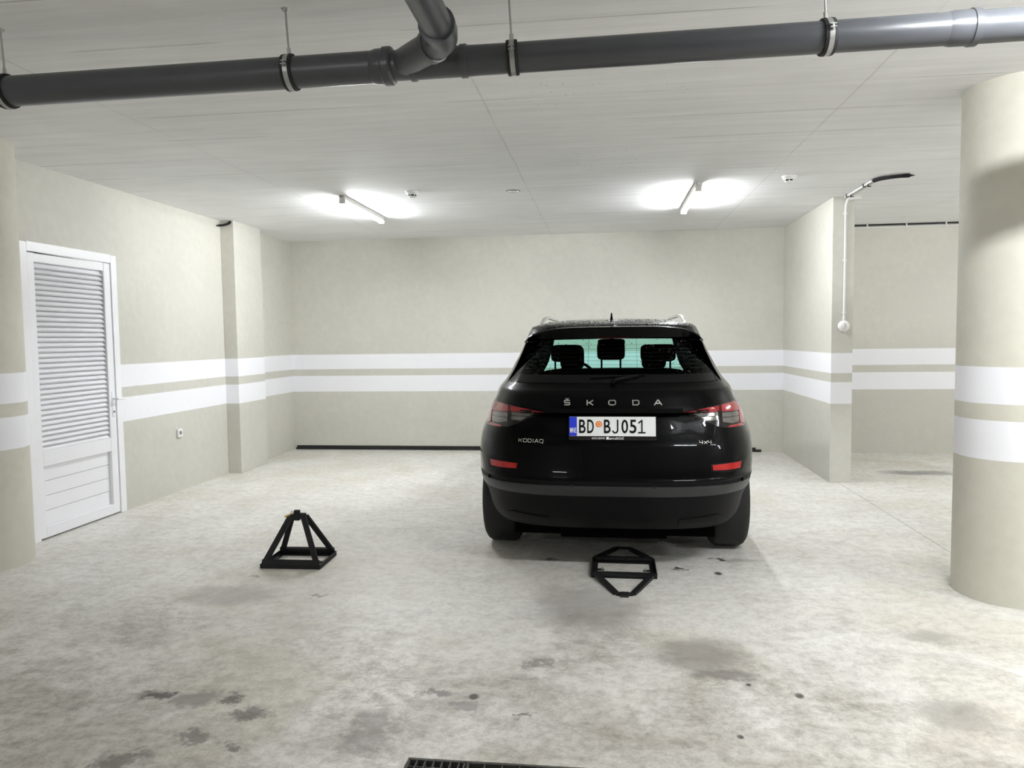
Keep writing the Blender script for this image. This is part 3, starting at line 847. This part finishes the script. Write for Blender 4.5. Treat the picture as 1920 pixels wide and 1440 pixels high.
def build_cat(c, name, mat, side):
    vs, fs, idx = [], [], {}
    def vid(i, j, s):
        key = (i, j, s if grid[i][j][0] > 1e-9 else 1)
        if key not in idx:
            p = grid[i][j]
            idx[key] = len(vs); vs.append((p[0] * s, p[1], p[2]))
        return idx[key]
    for i in range(len(grid) - 1):
        for j in range(NC - 1):
            if cat_of(i, j) != c: continue
            for s in ((1, -1) if side == 0 else (side,)):
                q = [vid(i, j, s), vid(i, j + 1, s), vid(i + 1, j + 1, s), vid(i + 1, j, s)]
                fs.append(tuple(q if s == 1 else q[::-1]))
    me = bpy.data.meshes.new(name)
    me.from_pydata(vs, [], fs)
    bm = bmesh.new(); bm.from_mesh(me)
    bmesh.ops.remove_doubles(bm, verts=bm.verts, dist=1e-5)
    bmesh.ops.dissolve_degenerate(bm, edges=bm.edges, dist=1e-5)
    bmesh.ops.recalc_face_normals(bm, faces=bm.faces)
    bm.to_mesh(me); bm.free()
    o = link(name, me, car, mat, True)
    me.set_sharp_from_angle(angle=math.radians(40))
    return o
build_cat('body', 'body', 'paint', 0)
build_cat('lower_bumper', 'lower_bumper', 'plastic', 0)
rw = build_cat('rear_window', 'rear_window', 'rear_glass', 0)
build_cat('windscreen', 'windscreen', 'front_glass', 0)
build_cat('side_window', 'side_window', 'side_glass', 1)
build_cat('side_window', 'side_window', 'side_glass', -1)

def out_normal(x, z, e=.004):
    dx = (yrear(x + e, z) - yrear(x - e, z)) / (2 * e)
    dz = (yrear(x, z + e) - yrear(x, z - e)) / (2 * e)
    v = Vector((dx, -1.0, dz)); v.normalize(); return v
def on_rear(x, z, off):
    lim = CW(z) * .985
    x = max(-lim, min(lim, x))
    nrm = out_normal(x, z)
    return Vector((x, yrear(x, z), z)) + nrm * off
def patch(name, poly, mat, parent, out=.004, inn=-.006, step=.02, mirror=False):
    """a panel with real thickness that follows the rear bodywork; poly in (x, z)"""
    if mirror: poly = [(-x, z) for x, z in poly]
    bm = bmesh.new()
    fc = bm.faces.new([bm.verts.new((x, 0, z)) for x, z in poly])
    xs = [p[0] for p in poly]; zs = [p[1] for p in poly]
    k = math.ceil(min(xs) / step) * step
    while k < max(xs):
        bmesh.ops.bisect_plane(bm, geom=bm.verts[:] + bm.edges[:] + bm.faces[:], plane_co=(k, 0, 0), plane_no=(1, 0, 0)); k += step
    k = math.ceil(min(zs) / step) * step
    while k < max(zs):
        bmesh.ops.bisect_plane(bm, geom=bm.verts[:] + bm.edges[:] + bm.faces[:], plane_co=(0, 0, k), plane_no=(0, 0, 1)); k += step
    bm.normal_update()
    vs = [v.co.copy() for v in bm.verts]
    bm.verts.index_update()
    fs = [tuple(v.index for v in f.verts) for f in bm.faces]
    bd = [(e.verts[0].index, e.verts[1].index) for e in bm.edges if len(e.link_faces) == 1]
    bm.free()
    n = len(vs)
    V = [tuple(on_rear(v.x, v.z, out)) for v in vs] + [tuple(on_rear(v.x, v.z, inn)) for v in vs]
    F = list(fs) + [tuple(i + n for i in f[::-1]) for f in fs] + [(a, b, b + n, a + n) for a, b in bd]
    mb = MB(); mb.add(V, F)
    return mb.build(name, mat, parent, smooth=True, angle=math.radians(40))

# ---- tail lamps (each: smoked housing with red and clear lenses)
for mir in (False, True):
    lamp = patch('tail_lamp', [(.420, 1.037), (.50, 1.052), (.690, 1.076), (.770, 1.082), (.815, 1.060), (.835, 1.035), (.852, .985), (.848, .930), (.835, .922), (.660, .935), (.56, .978)], 'smoked', car, .002, -.012, mirror=mir)
    P = lambda nm, poly, mt, o=.006: patch(nm, poly, mt, lamp, o, 0.0, .015, mir)
    P('red_lens', [(.430, 1.037), (.51, 1.050), (.648, 1.066), (.648, 1.036), (.60, 1.031), (.48, 1.027)], 'red_lens')
    P('red_lens', [(.665, 1.068), (.690, 1.073), (.768, 1.079), (.810, 1.058), (.830, 1.034), (.846, .985), (.843, .934), (.800, .948), (.800, 1.022), (.74, 1.026), (.665, 1.030)], 'red_lens')
    P('red_lens', [(.720, .943), (.795, .944), (.838, .930), (.832, .926), (.700, .932)], 'red_lens', .005)
    P('clear_lens', [(.485, 1.022), (.60, 1.0265), (.640, 1.030), (.640, 1.008), (.525, 1.004)], 'clear_lens')
    P('clear_lens', [(.535, 1.000), (.640, 1.004), (.640, .981), (.575, .979)], 'clear_lens')
    P('clear_lens', [(.668, 1.024), (.793, 1.016), (.793, .992), (.668, .996)], 'clear_lens')
    P('clear_lens', [(.668, .992), (.793, .988), (.790, .958), (.74, .952), (.668, .968)], 'clear_lens')

# ---- bumper reflectors, parking sensors, false exhaust trims
for mir in (False, True):
    rr = patch('reflector_recess', [(.583, .726), (.800, .731), (.812, .720), (.795, .672), (.70, .670), (.587, .684)], 'print_black', car, .002, -.010, mirror=mir)
    patch('reflector', [(.593, .720), (.70, .722), (.786, .722), (.776, .684), (.70, .684), (.597, .689)], 'bright_red', rr, .006, 0.0, mirror=mir)
    s = -1 if mir else 1
    c = on_rear(s * .248, .606, .0015)
    MB().lathe([(0, 0), (.011, 0), (.011, -.004), (.009, -.0045), (0, -.0045)], 'y', tuple(c), 18).build('parking_sensor', 'smoked', car, smooth=True, angle=SH)
    patch('exhaust_trim', [(.40, .375), (.64, .395), (.685, .375), (.705, .335), (.64, .325), (.40, .318)], 'print_black', car, .004, -.006, mirror=mir)
patch('bumper_strip', [(-.875, .598), (-.80, .600), (-.5, .602), (.5, .602), (.80, .600), (.875, .598), (.865, .540), (.80, .538), (.5, .536), (-.5, .536), (-.80, .538), (-.865, .540)], 'lit_strip_plastic', car, .003, -.006)
patch('tailgate_ledge', [(-.42, 1.058), (.42, 1.058), (.43, 1.043), (-.43, 1.043)], 'paint', car, .010, -.006)

# ---- spoiler
def spoiler():
    m = MB(); st = []
    N = 36
    for k in range(N + 1):
        x = -.598 + 1.196 * k / N
        q = min(1.0, abs(x) / .599)
        zt = 1.470 + .098 * math.sqrt(max(0.0, 1 - q ** 4))
        zl = min(1.492, zt - .012 - .004 * (1 - q))
        yo = .20 * q ** 3.2
        st.append([(x, -.330 + yo * .6, zt + .010), (x, -.48 + yo, zt + .006), (x, -.572 + yo, zt - .002), (x, -.580 + yo, zt - .012), (x, -.560 + yo, zl + .004), (x, -.548 + yo, zl), (x, -.440 + yo * .7, zl + .006)])
    n = len(st[0])
    vs = [p for s in st for p in s]; fs = []
    for k in range(N):
        for i in range(n):
            j = (i + 1) % n
            fs.append((k * n + i, k * n + j, (k + 1) * n + j, (k + 1) * n + i))
    fs += [tuple(range(n)), tuple(N * n + i for i in range(n))]
    return m.add(vs, fs).build('spoiler', 'paint', car, smooth=True, angle=math.radians(30))
sp = spoiler()
MB().box(-.10, .10, -.557, -.550, 1.4935, 1.4985).build('brake_light', 'red_lens', sp)
# dark ceramic border of the rear window
bw = [(-.662, 1.212), (.662, 1.212), (.640, 1.262), (-.640, 1.262)]
patch('window_border', bw, 'side_glass', rw, .0022, .0004)

# ---- aerial, roof rails
m = MB().prism([(-.024, 0), (.024, 0), (.021, .020), (-.021, .020)], 0, .12, 'xz')
ae = m.build('aerial', 'paint', car, bevel=.003); ae.location = (-.006, -.10, 1.603)
fin = MB()
fin.add([(-.011, .0, .016), (.011, .0, .016), (.010, .12, .016), (-.010, .12, .016), (-.004, .0, .070), (.004, .0, .070), (.003, .030, .066), (-.003, .030, .066)],
        [(0, 1, 5, 4), (1, 2, 6, 5), (2, 3, 7, 6), (3, 0, 4, 7), (4, 5, 6, 7), (3, 2, 1, 0)])
fin.build('fin', 'paint', ae, bevel=.002)
for s in (-1, 1):
    pts = []
    for k in range(25):
        t = k / 24
        y = -.15 + 1.38 * t
        lift = min(1.0, t / .14, (1 - t) / .10)
        lift = lift * lift * (3 - 2 * lift)
        zr = 1.582 + .030 * min(1, t / .2) - .030 * max(0, (t - .8) / .2) ** 1.5
        xx = .515 - .040 * min(1, t / .25)
        pts.append((s * (xx + .0), y, zr - .012 + .050 * lift))
    rail = MB()
    rings_ = []
    for i, p in enumerate(pts):
        for a, b in ((-.012, -.008), (.014, -.010), (.014, .006), (.004, .012), (-.010, .010)):
            rings_.append((p[0] + s * a, p[1], p[2] + b))
    n5 = 5
    fs = [(i * n5 + a, i * n5 + (a + 1) % n5, (i + 1) * n5 + (a + 1) % n5, (i + 1) * n5 + a) for i in range(len(pts) - 1) for a in range(n5)]
    fs += [tuple(range(n5)), tuple((len(pts) - 1) * n5 + a for a in range(n5))]
    rail.add(rings_, fs).build('roof_rail', 'satin_silver', car, smooth=True, angle=math.radians(30))

# ---- wheels
def wheel(x, y):
    s = 1 if x > 0 else -1
    R, hw = .352, .118
    prof = [(.235, -hw + .012), (.265, -hw), (.315, -hw - .004), (.338, -hw + .012), (R, -hw + .038), (R, hw - .038), (.338, hw - .012), (.315, hw + .004), (.265, hw), (.235, hw - .012)]
    t = MB().lathe(prof, 'x', (0, 0, 0), 48, True)
    o = t.build('wheel', 'tyre', car, smooth=True, angle=math.radians(30)); o.location = (x, y, R)
    g = MB()
    for q in (-.055, -.018, .018, .055):
        g.lathe([(R - .004, q - .004), (R + .0006, q - .004), (R + .0006, q + .004), (R - .004, q + .004)], 'x', (0, 0, 0), 48, True)
    r = MB().lathe([(.238, -hw + .02), (.238, hw - .02), (.225, hw - .022), (.215, hw - .06), (.205, -hw + .03)], 'x', (0, 0, 0), 40)
    rim = r.build('rim', 'alloy', o, smooth=True, angle=SH)
    for k in range(5):
        a = 2 * math.pi * k / 5
        d = Vector((0, math.cos(a), math.sin(a)))
        MB().bar(Vector((s * .080, 0, 0)) + d * .03, Vector((s * .088, 0, 0)) + d * .226, .055, .022, (s, 0, 0)).build('spoke', 'alloy', o, bevel=.006)
    MB().lathe([(0, s * .072), (.062, s * .072), (.055, s * .100), (0, s * .100)], 'x', (0, 0, 0), 20).build('hub_cap', 'alloy', o, smooth=True, angle=SH)
    MB().lathe([(0, -s * .02), (.15, -s * .02), (.15, s * .01), (0, s * .01)], 'x', (0, 0, 0), 28).build('brake_disc', 'grate', o)
for y in (0.0, 2.791):
    for x in (-.797, .797):
        wheel(x, y)
# wheel housings and underbody
ub = MB().box(-.66, .66, -.52, 3.30, .185, .42)
ub.box(-.84, .84, .46, 2.33, .20, .40)
ub.box(-.48, .48, -.68, -.52, .31, .42)
ub.build('underbody', 'cabin', car)
MB().tube([(-.35, -.46, .235), (.35, -.46, .235)], .085, 16).build('silencer', 'cabin', car, smooth=True, angle=SH)
for s in (-1, 1):
    for y in (0.0, 2.791):
        m = MB(); pts = []
        for k in range(13):
            a = math.pi * k / 12
            pts.append((y + .43 * math.cos(a), .34 + .43 * math.sin(a)))
        vs = [(s * .62, p[0], p[1]) for p in pts] + [(s * .80, p[0], p[1]) for p in pts]
        n = len(pts)
        m.add(vs, [(i, i + 1, i + n + 1, i + n) for i in range(n - 1)] + [tuple(range(n))])
        m.build('wheel_housing', 'cabin', car)

# ---- cabin seen through the glass
m = MB()
secs = []
for y, zt, k in ((-.46, 1.485, .93), (-.20, 1.515, .93), (.5, 1.53, .93), (1.1, 1.53, .93), (1.60, 1.51, .92)):
    prof = [(.80, .62)]
    prof = [(CW(z) * k - .01, z) for z in (.62, .80, 1.0, 1.1, 1.2, 1.3, 1.4, 1.47)] + [(.45, zt), (0.0, zt + .005)]
    secs.append([(x, y, z) for x, z in prof])
n = len(secs[0])
for s in (1, -1):
    vs = [(p[0] * s, p[1], p[2]) for sc in secs for p in sc]
    m.add(vs, [(i * n + j, i * n + j + 1, (i + 1) * n + j + 1, (i + 1) * n + j) for i in range(len(secs) - 1) for j in range(n - 1)])
m.build('cabin_lining', 'cabin', car, fix=False)
MB().box(-.80, .80, -.74, 2.2, .60, .62).build('cabin_floor', 'cabin', car)
MB().box(-.66, .66, -.60, .42, 1.02, 1.05).build('cargo_cover', 'cabin', car)
MB().pad((0, .52, .93), (.66, .10, .325), 6).build('rear_bench_back', 'cabin', car, smooth=True)
dash = MB().pad((0, 2.12, .98), (.72, .34, .20), 4).build('dashboard', 'cabin', car, smooth=True)
def headrest(x, y, z, sx, sz, post):
    o = MB().pad((x, y, z), (sx, .055, sz), 5).build('headrest', 'cabin', car, smooth=True)
    for q in (-1, 1):
        MB().tube([(x + q * post, y, z - sz + .01), (x + q * post, y, z - sz - .12)], .0075, 8).build('headrest_post', 'cabin', o)
headrest(-.367, .58, 1.373, .130, .070, .095)
headrest(.360, .58, 1.370, .140, .070, .095)
headrest(-.013, .58, 1.390, .112, .074, .075)
for s in (-1, 1):
    MB().pad((s * .375, 1.42, .88), (.25, .09, .30), 4).build('front_seat_back', 'cabin', car, smooth=True)
    headrest(s * .373, 1.46, 1.315, .112, .108, .05)
MB().tube([(-.36 + .19 * math.cos(2 * math.pi * k / 24), 1.93 + .05 * math.sin(2 * math.pi * k / 24), 1.065 + .185 * math.sin(2 * math.pi * k / 24)) for k in range(25)], .015, 8).build('steering_wheel', 'cabin', car, smooth=True)
mr = MB().pad((-.012, 1.62, 1.452), (.128, .018, .033), 4).build('rear_view_mirror', 'cabin', car, smooth=True)
MB().tube([(-.012, 1.63, 1.46), (-.012, 1.60, 1.52)], .02, 8).build('mirror_stem', 'cabin', mr)
for s in (-1, 1):
    wm = MB().pad((s * .955, 2.02, 1.075), (.095, .055, .062), 3.5).build('wing_mirror', 'paint', car, smooth=True)
    MB().bar((s * .80, 2.04, 1.045), (s * .90, 2.03, 1.055), .05, .03).build('mirror_foot', 'plastic', wm, bevel=.005)
    for y in (.62, 1.62):
        MB().tube([(s * (CW(.95) + .003), y, .953), (s * (CW(.95) + .028), y + .03, .955), (s * (CW(.95) + .028), y + .17, .957), (s * (CW(.95) + .003), y + .20, .957)], .010, 8).build('door_handle', 'paint', car, smooth=True)
# heating wires of the rear window
for zz in (1.30, 1.325, 1.35, 1.375, 1.40, 1.425, 1.45):
    half = CW(zz) * .80
    pts = [on_rear(-half + 2 * half * k / 16, zz, -.0015) for k in range(17)]
    MB().tube(pts, .0007, 4).build('heating_wire', 'print_black', rw)
for s in (-1, 1):
    MB().tube([on_rear(s * .155, 1.27 + .22 * k / 8, -.0015) for k in range(9)], .0009, 4).build('heating_wire', 'print_black', rw)
# rear wiper
wp = MB().tube([on_rear(.0, 1.205, .012), on_rear(.02, 1.222, .022), on_rear(.16, 1.250, .018)], [.014, .010, .006], 8).build('rear_wiper', 'print_black', car, smooth=True)
MB().tube([on_rear(-.14 + .34 * k / 10, 1.240 + .016 * k / 10, .009) for k in range(11)], .005, 6).build('wiper_blade', 'print_black', wp)

# ---- lettering
def glyphs(body, x0, x1, z0, z1, mat, name, parent, place, thick=.0, depth=.003):
    cu = bpy.data.curves.new('glyph', 'FONT')
    cu.body = body
    cu.offset = thick
    cu.resolution_u = 4
    tmp = bpy.data.objects.new('glyph', cu)
    COL.objects.link(tmp)
    bpy.context.view_layer.update()
    me = bpy.data.meshes.new_from_object(tmp.evaluated_get(bpy.context.evaluated_depsgraph_get()))
    bpy.data.objects.remove(tmp); bpy.data.curves.remove(cu)
    bm = bmesh.new(); bm.from_mesh(me)
    bmesh.ops.remove_doubles(bm, verts=bm.verts, dist=1e-5)
    xs = [v.co.x for v in bm.verts]; ys = [v.co.y for v in bm.verts]
    ax, bx, ay, by = min(xs), max(xs), min(ys), max(ys)
    bm.verts.index_update()
    fl_ = [(x0 + (v.co.x - ax) / (bx - ax) * (x1 - x0), z0 + (v.co.y - ay) / (by - ay) * (z1 - z0)) for v in bm.verts]
    fs = [tuple(v.index for v in f.verts) for f in bm.faces]
    bd = [(e.verts[0].index, e.verts[1].index) for e in bm.edges if len(e.link_faces) == 1]
    bm.free()
    n = len(fl_)
    V = [tuple(place(x, z, depth)) for x, z in fl_] + [tuple(place(x, z, .0)) for x, z in fl_]
    F = fs + [tuple(i + n for i in f[::-1]) for f in fs] + [(a, b, b + n, a + n) for a, b in bd]
    me.clear_geometry()
    me.name = name
    me.from_pydata(V, [], F)
    bm = bmesh.new(); bm.from_mesh(me); bmesh.ops.recalc_face_normals(bm, faces=bm.faces); bm.to_mesh(me); bm.free()
    me.materials.clear()
    return link(name, me, parent, mat)
# wide block letters of the tailgate, drawn as strokes on a 1 x 1 field
def stroke_letter(strokes, x0, x1, z0, z1, t):
    def P(p, d):
        return on_rear(x0 + (x1 - x0) * p[0], z0 + (z1 - z0) * p[1], d)
    m = MB()
    for a, b in strokes:
        A2 = Vector((x0 + (x1 - x0) * a[0], z0 + (z1 - z0) * a[1])); B2 = Vector((x0 + (x1 - x0) * b[0], z0 + (z1 - z0) * b[1]))
        d = (B2 - A2).normalized(); nn = Vector((-d.y, d.x)) * t / 2
        A2 = A2 - d * t * .45; B2 = B2 + d * t * .45
        q = [A2 + nn, A2 - nn, B2 - nn, B2 + nn]
        V = [tuple(on_rear(p.x, p.y, .005)) for p in q] + [tuple(on_rear(p.x, p.y, .0)) for p in q]
        m.add(V, [(0, 1, 2, 3), (7, 6, 5, 4), (0, 4, 5, 1), (1, 5, 6, 2), (2, 6, 7, 3), (3, 7, 4, 0)])
    return m
LET = {
 'S': [((.08, 0), (.85, 0)), ((.85, 0), (.98, .12)), ((.98, .12), (.98, .38)), ((.98, .38), (.85, .5)), ((.85, .5), (.15, .5)), ((.15, .5), (.02, .62)), ((.02, .62), (.02, .88)), ((.02, .88), (.15, 1)), ((.15, 1), (.95, 1)), ((.28, 1.42), (.5, 1.22)), ((.5, 1.22), (.72, 1.42))],
 'K': [((.04, 0), (.04, 1)), ((.04, .5), (.36, .5)), ((.36, .5), (.96, 1)), ((.36, .5), (.96, 0))],
 'O': [((.18, 0), (.82, 0)), ((.82, 0), (1, .2)), ((1, .2), (1, .8)), ((1, .8), (.82, 1)), ((.82, 1), (.18, 1)), ((.18, 1), (0, .8)), ((0, .8), (0, .2)), ((0, .2), (.18, 0))],
 'D': [((.02, 0), (.78, 0)), ((.78, 0), (1, .22)), ((1, .22), (1, .78)), ((1, .78), (.78, 1)), ((.78, 1), (.02, 1)), ((.02, 1), (.02, 0))],
 'A': [((0, 0), (.44, 1)), ((.44, 1), (.56, 1)), ((.56, 1), (1, 0)), ((.2, .3), (.8, .3))],
 'I': [((.5, 0), (.5, 1))],
 'Q': [((.18, 0), (.82, 0)), ((.82, 0), (1, .2)), ((1, .2), (1, .8)), ((1, .8), (.82, 1)), ((.82, 1), (.18, 1)), ((.18, 1), (0, .8)), ((0, .8), (0, .2)), ((0, .2), (.18, 0)), ((.7, .1), (.9, -.25))],
 '4': [((.78, 0), (.78, 1)), ((.0, 1), (.0, .45)), ((.0, .45), (1, .45))],
 'X': [((.05, .05), (.95, .75)), ((.05, .75), (.95, .05))],
}
for ch, a, b in (('S', -.297, -.263), ('K', -.157, -.120), ('O', -.023, .017), ('D', .122, .159), ('A', .253, .295)):
    stroke_letter(LET[ch], a, b, 1.083, 1.109, .0068).build('letter', 'chrome', car)
wd = [('K', 1.0), ('O', 1.0), ('D', 1.0), ('I', .25), ('A', 1.0), ('Q', 1.0)]
x = -.586; u = (.586 - .428 - .008 * 5) / 5.25
badge = empty('model_badge', (0, 0, 0)); badge.parent = car
for ch, k in wd:
    stroke_letter(LET[ch], x, x + u * k, .849, .868, .0033).build('letter', 'chrome', badge); x += u * k + .008
badge = empty('drive_badge', (0, 0, 0)); badge.parent = car
for ch, a, b in (('4', .520, .542), ('X', .548, .566), ('4', .572, .594)):
    stroke_letter(LET[ch], a, b, .845, .863, .0036).build('letter', 'chrome', badge)

# ---- licence plate
PT = Vector((-.003, -.878, .953))
tilt = math.radians(-13)
plate = MB().box(-.262, .262, -.004, .006, -.060, .060).build('licence_plate', 'plate_white', car, bevel=.002)
plate.location = PT; plate.rotation_euler = (tilt, 0, 0)
def on_plate(x, z, d): return Vector((x, -.0045 - d, z))
MB().box(-.268, .268, .0, .012, -.084, .064).build('plate_holder', 'smoked', plate, bevel=.003)
MB().box(-.262, -.216, -.0050, -.003, -.059, .059).build('blue_band', 'plate_blue', plate)
cw = [('B', -.202, -.162), ('D', -.152, -.112), ('B', -.050, -.010), ('J', .000, .040), ('0', .056, .096), ('5', .106, .146), ('1', .156, .196)]
def plate_strokes(pts, t):
    m_ = MB()
    for (ax, az), (bx_, bz_) in zip(pts, pts[1:]):
        A2, B2 = Vector((ax, az)), Vector((bx_, bz_))
        d = (B2 - A2).normalized(); nn = Vector((-d.y, d.x)) * t / 2
        A2 = A2 - d * t * .35; B2 = B2 + d * t * .35
        q = [A2 + nn, A2 - nn, B2 - nn, B2 + nn]
        m_.add([tuple(on_plate(v.x, v.y, .0012)) for v in q] + [tuple(on_plate(v.x, v.y, 0)) for v in q], [(0, 1, 2, 3), (7, 6, 5, 4), (0, 4, 5, 1), (1, 5, 6, 2), (2, 6, 7, 3), (3, 7, 4, 0)])
    return m_
for ch, a, b in cw:
    if ch == 'J':
        hook = [(a + .033, .039), (a + .033, -.022)] + [(a + .018 + .015 * math.cos(-t_), -.022 - .017 * math.sin(t_)) for t_ in [math.pi * k / 8 for k in range(1, 8)]]
        plate_strokes(hook, .0085).build('character', 'print_black', plate)
    elif ch == '1':
        o = plate_strokes([(a + .004, .022), (a + .023, .037), (a + .023, -.038)], .0085)
        o.add(*(lambda z: (z.v, z.f))(plate_strokes([(a + .002, -.038), (a + .042, -.038)], .0085)))
        o.build('character', 'print_black', plate)
    else:
        glyphs(ch, a, b, -.042, .042, 'print_black', 'character', plate, on_plate, .014, .0012)
glyphs('MNE', -.258, -.220, -.040, -.008, 'print_white', 'character', plate, lambda x, z, d: on_plate(x, z, d + .0006), .012, .0006)
for rr_, mt, dd in ((.019, 'emblem_red', .0010), (.0145, 'emblem_gold', .0014), (.005, 'emblem_red', .0018)):
    MB().lathe([(0, -.0045), (rr_, -.0045), (rr_, -.0045 - dd), (0, -.0045 - dd)], 'y', (-.081, 0, .014), 24).build('emblem', mt, plate)
MB().box(-.2, .2, -.0052, -.0045, -.0006, .0006)
hold = lambda x, z, d: Vector((x, -.0006 - d, z))
glyphs('AUTO CENTAR', -.125, -.045, -.078, -.067, 'print_white', 'dealer_lettering', plate, hold, .01, .0012)
MB().box(-.037, -.021, -.0018, -.0004, -.080, -.064).build('dealer_mark', 'print_white', plate)
glyphs('amdi\u0107i\u0107', -.019, .070, -.080, -.064, 'print_white', 'dealer_lettering', plate, hold, .01, .0012)

# ---- rain drops on the glass and the roof: nobody could count them
m = MB()
def drop(p, nrm, r):
    nrm = nrm.normalized()
    s = nrm.orthogonal().normalized(); t = nrm.cross(s)
    vs = [p + s * r * math.cos(k * math.pi / 3) + t * r * math.sin(k * math.pi / 3) for k in range(6)] + [p + (s * math.cos(k * math.pi / 3 + .5) + t * math.sin(k * math.pi / 3 + .5)) * r * .6 + nrm * r * .38 for k in range(6)] + [p + nrm * r * .5]
    fs = [(k, (k + 1) % 6, (k + 1) % 6 + 6, k + 6) for k in range(6)] + [(k + 6, (k + 1) % 6 + 6, 12) for k in range(6)]
    m.add([tuple(v) for v in vs], fs)
rnd = random.Random(3)
for _ in range(420):
    z = rnd.uniform(1.22, 1.49)
    x = rnd.uniform(-1, 1)
    if abs(x) < .45 and z < 1.43 and rnd.random() < .9: continue
    x = math.copysign(abs(x) ** .6, x) * CW(z) * .86
    p = on_rear(x, z, .0005)
    drop(p, out_normal(x, z), rnd.uniform(.0016, .0042))
for _ in range(140):
    z = rnd.uniform(.86, 1.0); x = rnd.uniform(.30, .62)
    if rnd.random() < .6: continue
    drop(on_rear(x, z, .0004), out_normal(x, z), rnd.uniform(.0012, .003))
for _ in range(600):
    a = rnd.uniform(.02, .8); c = math.cos(a); u = rnd.uniform(-.98, .98)
    z = 1.56 + .085 * math.sin(a)
    w_ = .595 * c; yc_ = .55 - .40 * c; yr_ = .55 - .98 * c
    y = yc_ - (yc_ - yr_) * (1 - abs(u) ** NR) ** (1 / NR)
    drop(Vector((w_ * u, y, z)), Vector((u * .3, -.15, 1)), rnd.uniform(.002, .006))
dr = m.build('rain_drops', 'droplet', car, smooth=True)
dr['kind'] = 'stuff'
